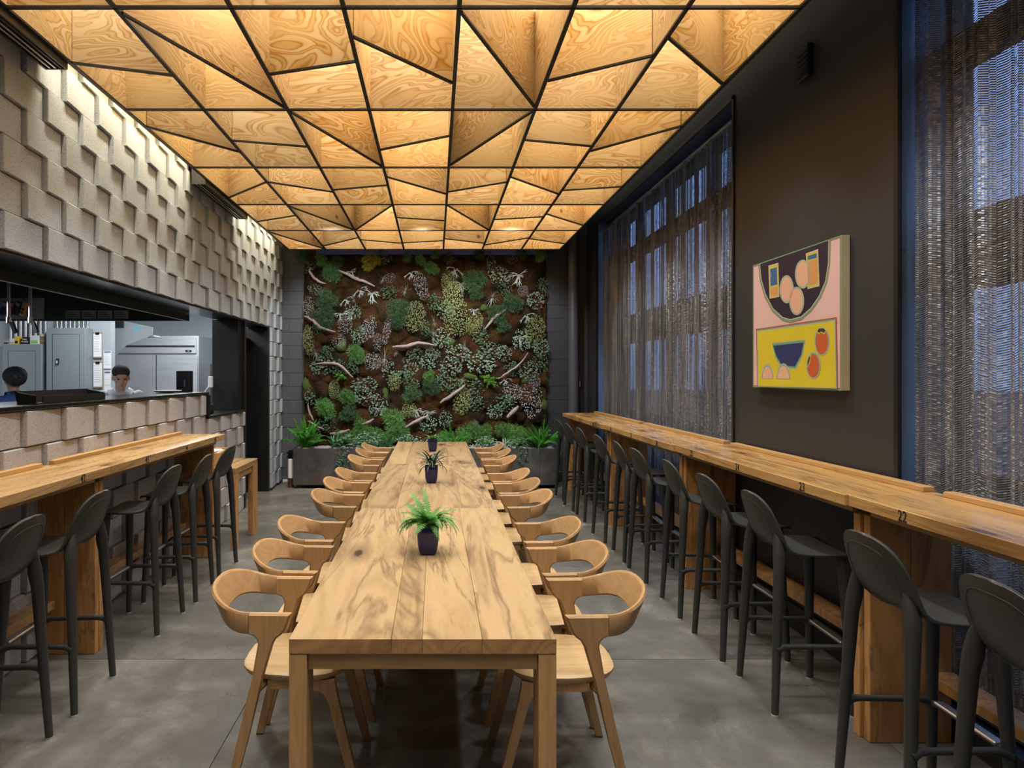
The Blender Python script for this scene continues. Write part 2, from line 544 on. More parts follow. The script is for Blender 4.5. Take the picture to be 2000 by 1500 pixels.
# ---- left wall of split concrete blocks laid at a slight angle
wl = MB()
wl.box(-2.50, XL - .004, YF, YB, DOOR_H + .004, 4.5)
wl.box(-2.50, XL - .004, YF, 6.84, 0, 1.40)
wl.box(-2.50, XL - .004, 6.84, 8.18, 0, 1.16)
wl.box(-2.50, XL - .004, 9.43, YB, 0, DOOR_H + .004)
wall_left = tag(wl.build('wall_left', MORTAR), kind='structure')
BL, BH, PH = 0.4064, 0.2032, 0.130
BMESH = {}
def block_mesh(L, H, m, proud):
    k = (round(L, 3), round(H, 3), m.name, round(proud, 3))
    if k in BMESH: return BMESH[k]
    g = 0.004; c = 0.004
    L2 = max(L - 2 * g, .01); H2 = max(H - 2 * g, .01)
    a, b = proud + 0.004, proud + 0.004 - 0.031 * min(1, L / (BL * .9))   # near end proud, far end almost flush
    if b < .004: b = .004
    # outline in (y, x): near end y=0, with a small chamfer along the face edges
    y0, y1, z0, z1 = g, g + L2, g, g + H2
    def ring(ins, back):
        return [(a - back, y0 + ins, z0 + ins), (b - back, y1 - ins, z0 + ins), (b - back, y1 - ins, z1 - ins), (a - back, y0 + ins, z1 - ins)]
    vs = ring(c, 0) + ring(0, c) + [(-.02, y0, z0), (-.02, y1, z0), (-.02, y1, z1), (-.02, y0, z1)]
    fs = [(0, 1, 2, 3)]
    for r in (0, 4):
        for i in range(4):
            j = (i + 1) % 4
            fs.append((r + i, r + 4 + i, r + 4 + j, r + j))
    mb = MB(); mb.add(vs, fs)
    BMESH[k] = mb.mesh('concrete_block', m)
    return BMESH[k]
near_stuff = MB()
def lay_blocks(y0, y1, z0, rows, zdir, m, first_phase, zmax):
    """rows of blocks between y0 and y1; row r starts at z0 + r*BH (zdir=+1) or hangs below z0 (zdir=-1)"""
    for r in range(rows):
        za = z0 + r * BH if zdir > 0 else z0 - (r + 1) * BH
        zb = za + BH
        za2, zb2 = max(za, 0.0), min(zb, zmax)
        if zb2 - za2 < .03: continue
        ph = PH + (first_phase + r) % 2 * BL / 2
        k = math.floor((y0 - ph) / BL)
        while ph + k * BL < y1 - .01:
            a = max(y0, ph + k * BL); b = min(y1, ph + (k + 1) * BL)
            k += 1
            if b - a < .02: continue
            pr = 0.031 + R.uniform(-.004, .004)
            if a < ph + (k - 1) * BL + .001: pass
            me = block_mesh(b - a, zb2 - za2, m, 0.031)
            if b < 2.6:
                vs = [(XL + v.co.x, a + v.co.y, za2 + v.co.z) for v in me.vertices]
                near_stuff.add(vs, [tuple(p.vertices) for p in me.polygons])
            else:
                link('concrete_block', me, wall_left, (XL + R.uniform(-.003, .003), a, za2))
lay_blocks(YF, YB, DOOR_H + .004, 7, 1, BLOCK, 1, 9)
lay_blocks(YF, 6.84, 1.40, 7, -1, BLOCK_LOW, 0, 1.40)
lay_blocks(6.84, 8.18, 1.40, 7, -1, BLOCK_LOW, 0, 1.16)
lay_blocks(9.43, YB, DOOR_H + .004, 12, -1, BLOCK, 0, DOOR_H)
tag(near_stuff.build('concrete_blocks', BLOCK, wall_left), kind='stuff')

# lintel plate, sill counters, steel posts of the serving hatch (black steel trim)
def trim(n, mb, m): return tag(mb.build('trim_%d' % n, m), kind='structure')
trim(1, MB().box(-2.58, XL + .012, YF, 9.43, DOOR_H - .012, DOOR_H + .003, .003), BLACK_STEEL)
trim(2, MB().box(-2.72, XL + .030, YF, 6.86, 1.402, 1.428, .004), BLACK_STEEL)
trim(3, MB().box(-2.62, XL + .030, 6.862, 8.20, 1.162, 1.185, .004), BLACK_STEEL)
trim(4, MB().box(-2.58, XL + .045, 6.805, 6.86, 1.186, 1.401, .003), BLACK_STEEL)
trim(5, MB().box(-2.62, XL - .02, 8.02, 8.178, 1.187, DOOR_H - .014).box(-2.62, XL + .015, 8.182, 8.25, 0, DOOR_H - .014), BLACK_SATIN)
trim(6, MB().box(-2.60, XL + .015, 9.36, 9.428, 0, DOOR_H - .014), BLACK_SATIN)
# sliding kitchen door in the black frame
door = tag(obox('door_1', BLACK_SATIN, -2.60, -2.555, 8.26, 9.35, 0.01, 2.10), kind='structure')
obox('glazed_panel', BLACK_STEEL, -.005, .006, -.42, .42, 1.0, 1.9, None).parent = door
pb = MB().tube([(.05, -.36, .25), (.05, -.36, 1.93)], .013, 8)
for z in (.3, 1.88): pb.tube([(.02, -.36, z), (.05, -.36, z)], .009, 8)
autosmooth(pb.build('pull_bar', ALU, door))
obox('roller_bracket', ALU, .022, .06, -.40, -.30, 1.93, 2.04, door)

# ---- back wall: painted block
bw = tag(MB().box(-2.5, 2.9, YB, YB + .2, 0, 4.6).build('wall_back', PAINTED_BLOCK), kind='structure')
BK = {}
def back_block(x0, x1, z0, z1, m):
    g = .0035
    if x1 - x0 < .02: return
    k = (round(x1 - x0, 3), m.name)
    if k not in BK:
        BK[k] = MB().box(g, x1 - x0 - g, -.006, .004, g, z1 - z0 - g, .0025).mesh('painted_block', m)
    link('painted_block', BK[k], bw, (x0, YB - R.uniform(0, .002), z0))
for r in range(20):
    z0 = r * BH
    off = (r % 2) * BL / 2 + .05
    for (xa, xb, m) in ((XL, -1.80, PAINTED_BLOCK), (1.50, 2.62, PAINTED_DARK)):
        k = math.floor((xa - off) / BL)
        while off + k * BL < xb:
            a = max(xa, off + k * BL); b = min(xb, off + (k + 1) * BL); k += 1
            back_block(a, b, z0, z0 + BH, m)
tag(MB().box(1.5, 2.9, YB - .0025, YB, 0, 4.5).build('wall_back_dark', PAINTED_DARK), kind='structure')
tag(MB().box(XL + .03, XL + .34, YB - .05, YB - .008, 0, .035, .003).build('baseboard_back', plain('white_base', (.6, .6, .6), .6)), kind='structure')
tag(MB().box(-2.5, 2.9, YF - .2, YF, 0, 4.6).build('wall_front', DARK_WALL), kind='structure')
# added bar for the wall strip above the moss, its blue light painted in
trim(7, MB().box(-1.75, 1.48, YB - .16, YB - .01, 3.37, 3.52, .004).box(-1.75, 1.48, YB - .20, YB - .16, 3.50, 3.52), plain('blue_lit_band', (.17, .18, .52), .4))

# ---- right wall, two window openings
N0, N1, W0, W1, WT = 0.20, 3.362, 5.17, 9.60, 3.72
GX = 2.55
wr = MB()
wr.box(XR, 2.75, YF, N0, 0, 4.5)
wr.box(XR, GX + .1, N1, W0, 0, 4.5)
wr.box(XR, 2.75, W1, YB, 0, 4.5)
for a, b in ((N0, N1), (W0, W1)):
    wr.box(XR, 2.75, a, b, WT, 4.5)
    wr.box(XR, 2.75, a, b, 0, .11)
tag(wr.build('wall_right', DARK_WALL), kind='structure')
jm = plain('sky_tinted_jamb_lining', (0.10, 0.17, 0.30), .3)  # blue daylight from the window painted into the jamb's base colour
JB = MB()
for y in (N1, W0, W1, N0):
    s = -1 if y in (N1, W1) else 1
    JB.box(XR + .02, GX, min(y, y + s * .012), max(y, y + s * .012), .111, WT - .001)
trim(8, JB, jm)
TR = MB()
for a, b in ((N0, N1), (W0, W1)):
    TR.box(XR - .012, XR + .004, a, a + .03, .2, WT).box(XR - .012, XR + .004, b - .03, b, .2, WT)
    TR.box(XR - .012, XR + .004, a, b, WT - .03, WT)
trim(9, TR, BLACK_SATIN)
tag(MB().box(XR - .02, XR - .001, N1 + .01, W0 - .01, 0, .16, .003).build('baseboard_right', BLACK_SATIN), kind='structure')

def window(n, y0, y1, verts):
    w = tag(empty('window_%d' % n, (GX, (y0 + y1) / 2, .11)), kind='structure')
    def pc(nm, m, ya, yb, za, zb, x0=-.035, x1=.05):
        cy = (y0 + y1) / 2
        return MB().box(x0, x1, ya - cy, yb - cy, za - .11, zb - .11).build(nm, m, w)
    for z, h in ((.11, .12), (1.05, .10), (2.01, .36), (3.08, .16), (WT - .08, .08)):
        pc('transom', BLACK_SATIN, y0, y1, z, z + h)
    ed = [y0] + verts + [y1]
    for y in ed: pc('mullion', BLACK_SATIN, max(y0, y - .035), min(y1, y + .035), .11, WT, -.03, .045)
    zz = [(.23, 1.05), (1.15, 2.01), (2.37, 3.08), (3.24, WT - .08)]
    for i in range(len(ed) - 1):
        for za, zb in zz:
            pc('pane', GLASS, ed[i] + .03, ed[i + 1] - .03, za, zb, .0, .006)
window(1, N0, N1, [1.25, 2.31])
window(2, W0, W1, [6.28, 7.39, 8.5])
# street outside
tag(MB().box(2.9, 60, -60, 80, -.3, -.15).build('street_ground', plain('asphalt', (.12, .125, .13), .9)), kind='structure')

# ---- metal coil mesh curtains: rows of slanted flattened links
def curtain(name, label, y0, y1, z0, z1, pitch, x, cov=.335):
    rg = np.random.RandomState(3 if y0 < 3 else 9)
    ny = int((y1 - y0) / pitch); nz = int((z1 - z0) / pitch)
    yy = y0 + (np.arange(ny) + .5) * pitch
    fold = 0.016 * np.sin(yy * 2 * PI / .31 + .7) + .010 * np.sin(yy * 2 * PI / .117) + .008 * np.sin(yy * 2 * PI / .073 + 1.3)
    # groups of columns slant up, then down
    slope = np.zeros(ny); i = 0; sg = 1
    while i < ny:
        k = rg.randint(2, 5); slope[i:i + k] = sg; sg = -sg; i += k
    zoff = np.cumsum(slope) * pitch * .38
    Z = z0 + (np.arange(nz) + .5)[None, :] * pitch + (zoff - zoff.mean())[:, None] % pitch
    Y = np.repeat(yy[:, None], nz, 1)
    X = x + np.repeat(fold[:, None], nz, 1)
    dX = np.repeat(np.gradient(fold)[:, None], nz, 1) * .5
    hw = pitch * .60; hh = pitch * cov
    sl = (slope * pitch * .38 * .5)[:, None]
    tw = rg.uniform(-.3, .3, (ny, nz)) * hh + .35 * hh
    q = np.stack([
        np.stack([X - dX - tw, Y - hw, Z - sl - hh], -1), np.stack([X + dX - tw, Y + hw, Z + sl - hh], -1),
        np.stack([X + dX + tw, Y + hw, Z + sl + hh], -1), np.stack([X - dX + tw, Y - hw, Z - sl + hh], -1)], 2)
    v = q.reshape(-1, 3).astype(np.float32); nq = len(v) // 4
    v[:, 0] -= x
    me = bpy.data.meshes.new('mesh_links')
    me.vertices.add(len(v)); me.vertices.foreach_set('co', v.ravel())
    me.loops.add(nq * 4); me.loops.foreach_set('vertex_index', np.arange(nq * 4, dtype=np.int32))
    me.polygons.add(nq); me.polygons.foreach_set('loop_start', np.arange(0, nq * 4, 4, dtype=np.int32))
    me.update(); me.validate()
    t = NT('coil_mesh_metal') if 'coil_mesh_metal' not in bpy.data.materials else None
    if t:
        n = t.noise(t.coords((1, 9, .6), rand=False), 3, 3)
        t.col(t.ramp(n, [(.3, (.09, .095, .105)), (.7, (.25, .255, .27))])); t.rough(.42); t.set(Metallic=.35)
    me.materials.append(bpy.data.materials['coil_mesh_metal'])
    r = tag(empty(name, (x, (y0 + y1) / 2, z0)), label, 'curtain')
    o = link('mesh_links', me, r, (0, -(y0 + y1) / 2, -z0)); o['kind'] = 'stuff'
    MB().box(-.02, .02, y0 - (y0 + y1) / 2, y1 - (y0 + y1) / 2, z1 - z0, z1 - z0 + .03, .004).build('curtain_rail', ALU, r)
    MB().box(-.012, .012, y0 - (y0 + y1) / 2, y1 - (y0 + y1) / 2, -.02, .006, .003).build('hem_bar', BLACK_SATIN, r)
curtain('mesh_curtain', 'metal mesh curtain beside the painting, nearest the camera, bright blue daylight behind it', N0 + .03, N1 - .018, .14, WT - .06, .0105, 2.365, .385)
curtain('mesh_curtain', 'wide metal mesh curtain beyond the painting, running towards the moss wall', W0 + .02, W1 - .05, .14, WT - .12, .0125, 2.365, .475)

# ---- round steel column in the far right corner and small wall boxes
c = MB().tube([(0, 0, 0), (0, 0, 4.45)], .075, 20).lathe([(.11, 0), (.11, .012), (.08, .014)], 20)
tag(autosmooth(c.build('steel_column', paint_mat('column_paint', (.065, .068, .085), .4, .1), loc=(2.02, 9.98, 0))), 'dark painted round steel column in the far right corner', 'column')
b = empty('wall_switch', (2.14, YB - .03, 1.46))
MB().box(-.045, .045, -.02, .02, -.06, .06, .006).build('housing', BLACK_SATIN, b)
MB().box(.005, .018, -.026, -.02, -.035, .05, .002).build('lever', PAPER, b)
tag(b, 'small black switch box with white lever on the far wall by the column', 'switch')
b = empty('wall_box', (XR - .012, 4.16, 3.50))
MB().box(-.022, .0115, -.065, .065, -.10, .10, .006).build('housing', BLACK_SATIN, b)
for k in range(5): MB().box(-.025, -.022, -.05, .05, -.07 + k * .03, -.058 + k * .03).build('grille_slat', BLACK_EDGE, b)
tag(b, 'small black box mounted high on the dark wall above the painting', 'box')
b = empty('wall_outlet', (XR - .006, 3.62, .56))
MB().box(-.006, .0055, -.04, .04, -.06, .06, .003).build('cover_plate', BLACK_STEEL, b)
for z in (-.025, .025): MB().box(-.009, -.006, -.016, .016, z - .014, z + .014, .002).build('socket', BLACK_EDGE, b)
tag(b, 'black electrical outlet plate on the dark wall under the bar', 'outlet')

# ============================================================ PLYWOOD COFFERS
HP = CEIL_Z - EYE
def dpt(y): return HP * F / (VY - y)
LX = [-2.112, -1.575, -1.004, -.450, .118, .679, 1.240, 1.797]     # the long fins
RY = [3.356 + 1.2955 * k for k in range(-3, 6)]                    # the cross fins
DG = {3: [(125, 149), (28, 212), (147, 122), (74, 164), (26, 210), (160, 111), (76, 166)],
      4: [(249, 298), (276, 288), (220, 326), (294, 267), (324, 218), (275, 287), (297, 248)],
      5: [(387, 357), (357, 376), (372, 363), (347, 380), (376, 357), (347, 380), (373, 366)],
      6: [(434, 422), (404, 450), (450, 402), (426, 432), (402, 450), (430, 424.5), (419, 441)],
      7: [(454, 487), (481, 465), (469, 476), (475, 471), (467, 476), (479.5, 465.5), (467, 477)]}
FH = 0.64
cof = tag(empty('plywood_ceiling', (0, 0, CEIL_Z)), 'glowing plywood coffered ceiling of slanted black-edged fins over the whole room', 'ceiling')
def fin(a, b, t, name):
    dx, dy = b[0] - a[0], b[1] - a[1]
    L = math.hypot(dx, dy)
    mb = MB()
    mb.box(0, L, -t / 2, t / 2, .012, FH, 0, 0)
    mb.box(0, L, -t / 2 - .001, t / 2 + .001, 0, .012, 0, 1)
    o = mb.build(name, [PLY, BLACK_EDGE], cof, loc=(a[0], a[1], 0))
    o.rotation_euler = (0, 0, math.atan2(dy, dx))
for r in range(len(RY) - 1):
    y0, y1 = RY[r], RY[r + 1]
    for c in range(8):
        fin((LX[c], y0 + .004), (LX[c], y1 - .004), .021, 'long_fin')
    for c in range(7):
        if r > 0 or True: fin((LX[c] + .0115, y0), (LX[c + 1] - .0115, y0), .018, 'cross_fin')
        if r in DG:
            ya, yb = dpt(DG[r][c][0]), dpt(DG[r][c][1])
        else:
            ya, yb = y0 + R.uniform(.15, .85) * 1.29, y0 + R.uniform(.15, .85) * 1.29
        ya = min(max(ya, y0 + .02), y1 - .02); yb = min(max(yb, y0 + .02), y1 - .02)
        fin((LX[c] + .0115, ya), (LX[c + 1] - .0115, yb), .017, 'slanted_fin')
for c in range(7): fin((LX[c] + .0115, RY[-1]), (LX[c + 1] - .0115, RY[-1]), .018, 'cross_fin')
GLOW = emit('warm_light_panel', (1.0, .92, .76), LIGHT_E)
for r in range(len(RY) - 1):
    MB().box(LX[0] + .01, LX[-1] - .01, RY[r] + .004, RY[r + 1] - .004, FH + .004, FH + .02).build('light_panel', GLOW, cof)

# linear air diffusers between the coffers and the block wall
def diffuser(y0, y1, label):
    e = tag(empty('slot_diffuser', (-2.185, (y0 + y1) / 2, 3.36)), label, 'diffuser')
    L = (y1 - y0) / 2
    g = plain('grey_diffuser', (.055, .056, .058), .4, .2) if 'grey_diffuser' not in bpy.data.materials else bpy.data.materials['grey_diffuser']
    fr = MB()
    fr.box(-.064, -.052, -L, L, 0, .30).box(.052, .064, -L, L, 0, .30).box(-.052, .052, -L, -L + .012, 0, .30).box(-.052, .052, L - .012, L, 0, .30).box(-.052, .052, -L, L, .29, .30)
    fr.build('housing', g, e)
    for k in range(3):
        x = -.032 + .032 * k
        MB().box(x - .006, x + .006, -L + .013, L - .013, .002, .03, .002).build('slat', ALU if k != 2 else g, e)
diffuser(2.55, 3.94, 'long grey linear air diffuser high on block wall, nearest the camera')
diffuser(6.30, 7.72, 'grey linear air diffuser high on block wall, farther from camera')
# ============================================================ FURNITURE
# ---- long oak tables, three in a row
TZ = .758
PLK = [[-.467, -.14, -.041, .15, .387], [-.467, -.25, -.07, .17, .387], [-.467, -.28, -.06, .13, .387]]
TY = [2.175, 4.308, 6.441, 8.575]
TLAB = ['oak plank dining table nearest the camera with the lush green fern pot on it',
        'middle oak plank table of the long row with the dark leafy pot on it',
        'farthest oak plank table of the long row, close to the steel planter']
for k in range(3):
    y0, y1 = TY[k] + (.0015 if k else 0), TY[k + 1] - .0015
    xc = -.04
    t = tag(empty('dining_table', (xc, (y0 + y1) / 2, 0)), TLAB[k], 'table', 'oak tables forming one long row')
    hy = (y1 - y0) / 2
    for i in range(4):
        a, b = PLK[k][i] - xc + .0004, PLK[k][i + 1] - xc - .0004
        cx = (a + b) / 2
        mb = MB().box(a - cx, b - cx, -hy, hy, 0, .048, .0012)
        o = mb.build('plank', [OAK_TABLE, OAK_END], t, loc=(cx, 0, TZ - .048))
        for p in o.data.polygons:
            if abs(p.normal.y) > .9: p.material_index = 1
    for sx in (0, 1):
        for sy in (0, 1):
            lx = (-.467 - xc) if sx == 0 else (.387 - xc - .057)
            ly = -hy + .002 if sy == 0 else hy - .122
            obox('leg', OAK_LEG, lx, lx + .057, ly, ly + .12, 0, TZ - .050, t, .002)
    obox('apron', OAK_RAIL, -.467 - xc + .058, .387 - xc - .058, -hy + .02, -hy + .045, TZ - .105, TZ - .0485, t, .0015)
    obox('apron', OAK_RAIL, -.467 - xc + .058, .387 - xc - .058, hy - .045, hy - .02, TZ - .105, TZ - .0485, t, .0015)
    for x in (-.467 - xc + .012, .387 - xc - .037):
        obox('side_apron', OAK_LEG, x, x + .025, -hy + .123, hy - .123, TZ - .105, TZ - .0485, t, .0015)

# ---- oak armchairs
def superpt(a, rx, ry, e):
    c, s = math.cos(a), math.sin(a)
    return (rx * math.copysign(abs(c) ** (2 / e), c), ry * math.copysign(abs(s) ** (2 / e), s))
def make_chair():
    t = empty('armchair')
    # seat: dished slab
    mb = MB(); n = 28; rings = [(1.0, -.008), (1.0, 0.0), (.97, .004), (.7, -.004), (.35, -.009), (0.02, -.010)]
    vs = []
    for s, dz in rings:
        for k in range(n):
            x, y = superpt(2 * PI * k / n, .215, .222, 3.2)
            w = 1.0 - .10 * (x < 0) * (-x / .215)
            vs.append((x * s, y * s * w, dz))
    fs = [((i) * n + k, i * n + (k + 1) % n, (i + 1) * n + (k + 1) % n, (i + 1) * n + k) for i in range(len(rings) - 1) for k in range(n)]
    b = len(vs)
    for k in range(n):
        x, y = superpt(2 * PI * k / n, .205, .212, 3.2)
        vs.append((x, y * (1.0 - .10 * (x < 0) * (-x / .215)), -.024))
    fs += [(b + k, b + (k + 1) % n, (k + 1) % n, k) for k in range(n)]
    fs.append(tuple(b + k for k in range(n))[::-1])
    fs.append(tuple((len(rings) - 1) * n + k for k in range(n)))
    mb.add(vs, fs)
    autosmooth(mb.build('seat', OAK_SEAT, t, loc=(0, 0, .458)), 50)
    # rear legs flaring into the arm heads
    poly = [(.008, .700), (-.014, .640), (-.028, .622), (-.047, .608), (-.060, .585), (-.095, .466), (-.150, .24), (-.213, 0.0),
            (-.243, 0.0), (-.190, .24), (-.138, .466), (-.117, .585), (-.121, .604), (-.134, .617), (-.15, .622), (-.15, .702)]
    for s in (-1, 1):
        mb = MB()
        def fn(u, v, w, s=s):
            # frame leans slightly inward towards the top of the leg, foot a little out
            return (u, s * (.232 + w + .012 * max(0, .45 - v)), v)
        pin = [(u * 1.0, v) for u, v in poly]
        n = len(poly)
        cx = sum(p[0] for p in poly) / n; 
        def inset(q, i, d):
            a, b_, c_ = Vector(q[i - 1]), Vector(q[i]), Vector(q[(i + 1) % n])
            n1 = Vector((-(b_ - a).y, (b_ - a).x)).normalized(); n2 = Vector((-(c_ - b_).y, (c_ - b_).x)).normalized()
            m_ = (n1 + n2); m_ = m_.normalized() / max(.5, m_.normalized().dot(n1))
            return (b_.x - m_.x * d, b_.y - m_.y * d)
        # orientation of the outline: make 'inset' go inwards
        area2 = sum(poly[i][0] * poly[(i + 1) % n][1] - poly[(i + 1) % n][0] * poly[i][1] for i in range(n))
        dd = -.007 if area2 > 0 else .007
        ins = [inset(poly, i, dd) for i in range(n)]
        for i in range(n):
            if poly[i][0] < -.149: ins[i] = (poly[i][0], ins[i][1])
        L = [[fn(u, v, -.014) for u, v in ins], [fn(u, v, -.008) for u, v in poly], [fn(u, v, .008) for u, v in poly], [fn(u, v, .014) for u, v in ins]]
        vs = [p for r_ in L for p in r_]
        fs = [tuple(range(n))[::-1], tuple(range(3 * n, 4 * n))]
        for r_ in range(3):
            for i in range(n):
                fs.append((r_ * n + i, r_ * n + (i + 1) % n, (r_ + 1) * n + (i + 1) % n, (r_ + 1) * n + i))
        mb.add(vs, fs)
        autosmooth(mb.build('rear_leg', OAK_CHAIR_LEG, t), 35)
        # front leg with rounded haunch
        fl_ = MB()
        pf = [(.105, .433), (.165, .433), (.178, .36), (.268, 0), (.236, 0), (.142, .345), (.128, .375), (.105, .392), (-.09, .40), (-.09, .433)]
        fl_.prism(pf, -.016, .016, lambda u, v, w, s=s: (u, s * (.185 + w + .03 * max(0, .40 - v)), v))
        autosmooth(fl_.build('front_leg', OAK_CHAIR_LEG, t), 35)
    # curved back band
    mb = MB(); n = 25; vs = []
    for i in range(n):
        a = PI * i / (n - 1)                     # 0 .. pi  from +y joint round the back to -y joint
        q = math.sin(a)
        e = 2.45
        x = -.15 - .142 * abs(math.sin(a)) ** (2 / e)
        y = .232 * math.copysign(abs(math.cos(a)) ** (2 / e), math.cos(a))
        tx = Vector((x + .10, y * .8, 0)).normalized()     # outward
        zt = .702 + .070 * q ** 1.5
        zb = .622 + .042 * q ** 1.5
        lean = .042 * q
        h = .0105 + .0005 * q
        o_ = Vector((x, y, 0))
        for off, z, ln in ((-h * .45, zt, lean), (h * .45, zt + .001, lean), (h, zt - .008, lean), (h, zb + .008, 0), (h * .45, zb, 0), (-h * .45, zb, 0), (-h, zb + .008, 0), (-h, zt - .008, lean)):
            p = o_ + tx * (off + ln)
            vs.append((p.x, p.y, z))
    fs = []
    for i in range(n - 1):
        for k in range(8):
            fs.append((i * 8 + k, i * 8 + (k + 1) % 8, (i + 1) * 8 + (k + 1) % 8, (i + 1) * 8 + k))
    fs.append(tuple(range(8))); fs.append(tuple((n - 1) * 8 + k for k in range(8))[::-1])
    mb.add(vs, fs)
    autosmooth(mb.build('backrest', OAK_CHAIR, t), 50)
    # cross rail between the rear legs
    mb = MB().tube([(-.130, -.226, .405), (-.10, -.15, .418), (-.085, 0, .42), (-.10, .15, .418), (-.130, .226, .405)], [.016, .018, .02, .018, .016], 8)
    autosmooth(mb.build('cross_rail', OAK_RAIL, t))
    g = MB()
    for s in (-1, 1):
        g.lathe([(.009, -.004), (.009, .003)], 8, (-.228, s * .237, .001)).lathe([(.009, -.004), (.009, .003)], 8, (.252, s * .197, .001))
    return t
proto = make_chair()
CY = [2.81, 3.36, 3.95, 4.90, 5.48, 6.05, 7.04, 7.66, 8.20]
for side in (-1, 1):
    for k, y in enumerate(CY):
        o = proto if (side == -1 and k == 0) else copy_tree(proto)
        jx = R.uniform(-.012, .012)
        o.location = (-.546 + jx, y, 0) if side < 0 else (.492 + jx + (.012 if k == 0 else 0), y - .03 + R.uniform(-.015, .015), 0)
        o.rotation_euler = (0, 0, (0 if side < 0 else PI) + R.uniform(-.025, .025))
        sd = 'left' if side < 0 else 'right'
        tag(o, 'curved-back oak armchair on the %s side of the long table, %s from the camera' % (sd, ordn(k + 1)), 'chair', 'oak armchairs along the long table')

# ---- bar stools
def make_stool():
    t = empty('bar_stool')
    prof = [(.214, .722, .165), (.219, .735, .178), (.205, .746, .188), (.14, .750, .200), (.05, .747, .205), (-.04, .750, .204), (-.105, .762, .200), (-.142, .787, .194),
            (-.163, .825, .190), (-.180, .870, .187), (-.194, .915, .180), (-.204, .955, .165), (-.211, .985, .142), (-.2145, 1.006, .108), (-.2165, 1.018, .066), (-.217, 1.023, .012)]
    nu = 13; n = len(prof)
    top = []
    for j, (x, z, hw) in enumerate(prof):
        back = min(1, max(0, (j - 5) / 3.0))
        for i in range(nu):
            u = -1 + 2 * i / (nu - 1)
            y = hw * math.sin(u * PI / 2 * .98) / math.sin(PI / 2 * .98)
            uu = y / .205
            xx = x + back * .045 * uu * uu
            zz = z + (1 - back) * (.010 * uu * uu - .012 * max(0, abs(uu) - .8))
            top.append(Vector((xx, y, zz)))
    # normals for thickness
    def nrm(i, j):
        a = top[min(j + 1, n - 1) * nu + i] - top[max(j - 1, 0) * nu + i]
        b = top[j * nu + min(i + 1, nu - 1)] - top[j * nu + max(i - 1, 0)]
        q = b.cross(a)
        return q.normalized() if q.length > 1e-9 else Vector((-1, 0, 0))
    bot = []
    for j in range(n):
        for i in range(nu):
            q = nrm(i, j)
            if q.z > 0 and j < 6 or (j >= 6 and q.x > 0): q = -q
            bot.append(top[j * nu + i] + q * .013)
    vs = top + bot; m = nu * n
    fs = []
    for j in range(n - 1):
        for i in range(nu - 1):
            a = j * nu + i
            fs.append((a, a + nu, a + nu + 1, a + 1))
            fs.append((m + a, m + a + 1, m + a + nu + 1, m + a + nu))
        fs.append((j * nu, m + j * nu, m + (j + 1) * nu, (j + 1) * nu))
        a = j * nu + nu - 1
        fs.append((a, a + nu, m + a + nu, m + a))
    for i in range(nu - 1):
        fs.append((i, i + 1, m + i + 1, m + i))
        a = (n - 1) * nu + i
        fs.append((a, m + a, m + a + 1, a + 1))
    mb = MB(); mb.add(vs, fs)
    sh = autosmooth(mb.build('seat_shell', STOOL, t), 60)
    sm = sh.modifiers.new('smooth_shell', 'SUBSURF'); sm.levels = 1; sm.render_levels = 1
    # raised oval outline moulded into the rear of the back
    ring = []
    for k in range(33):
        a = 2 * PI * k / 32
        y, dz = superpt(a, .135, .105, 2.7)
        z = .875 + dz
        bx = np.interp(z, [.75, .787, .825, .87, .915, .955, .985], [-.12, -.142, -.163, -.18, -.194, -.204, -.211])
        ring.append((bx + .045 * (y / .205) ** 2 - .0135, y, z))
    autosmooth(MB().tube(ring, .0022, 5, False).build('moulded_rim', STOOL, sh))
    legs = {}
    for s in (-1, 1):
        rp = [(-.150, s * .135, .875), (-.144, s * .152, .81), (-.143, s * .165, .745), (-.149, s * .174, .68), (-.160, s * .184, .45), (-.183, s * .206, .004)]
        fp = [(.150, s * .150, .748), (.155, s * .160, .70), (.163, s * .176, .45), (.180, s * .203, .004)]
        autosmooth(MB().tube(rp, [.006, .022, .029, .0255, .022, .0165], 12).build('leg', STOOL, t))
        autosmooth(MB().tube(fp, [.022, .026, .022, .0165], 12).build('leg', STOOL, t))
        ra = Vector((-.169, s * .193, .32)); fa = Vector((.169, s * .186, .32))
        autosmooth(MB().tube([ra - Vector((.0, 0, .014)), ra + Vector((.03, 0, -.001)), ra + Vector((.06, 0, 0)), fa - Vector((.06, 0, 0)), fa - Vector((.03, 0, .001)), fa - Vector((0, 0, .014))],
                             [.024, .016, .0125, .0125, .016, .024], 10).build('side_stretcher', STOOL, t))
        g = MB()
        for x, y in ((-.183, s * .206), (.18, s * .203)):
            MB().lathe([(.0172, 0), (.0172, .008), (.0165, .009)], 12, (x, y, 0)).build('foot_glide', CLEAR, t)
    autosmooth(MB().tube([(.169, -.186, .312), (.169, -.14, .315), (.169, .14, .315), (.169, .186, .312)], [.020, .013, .013, .020], 10).build('footrest', STOOL, t))
    MB().box(.148, .186, -.148, .148, .318, .331, .004).build('footrest_cover', ALU, t)
    return t
st0 = make_stool()
RS = [1.93, 2.51, 3.40, 4.00, 4.66, 5.42, 5.99, 6.66, 7.56, 8.16, 8.80]
LS = [2.79, 3.40, 4.38, 4.98, 5.60]
first = True
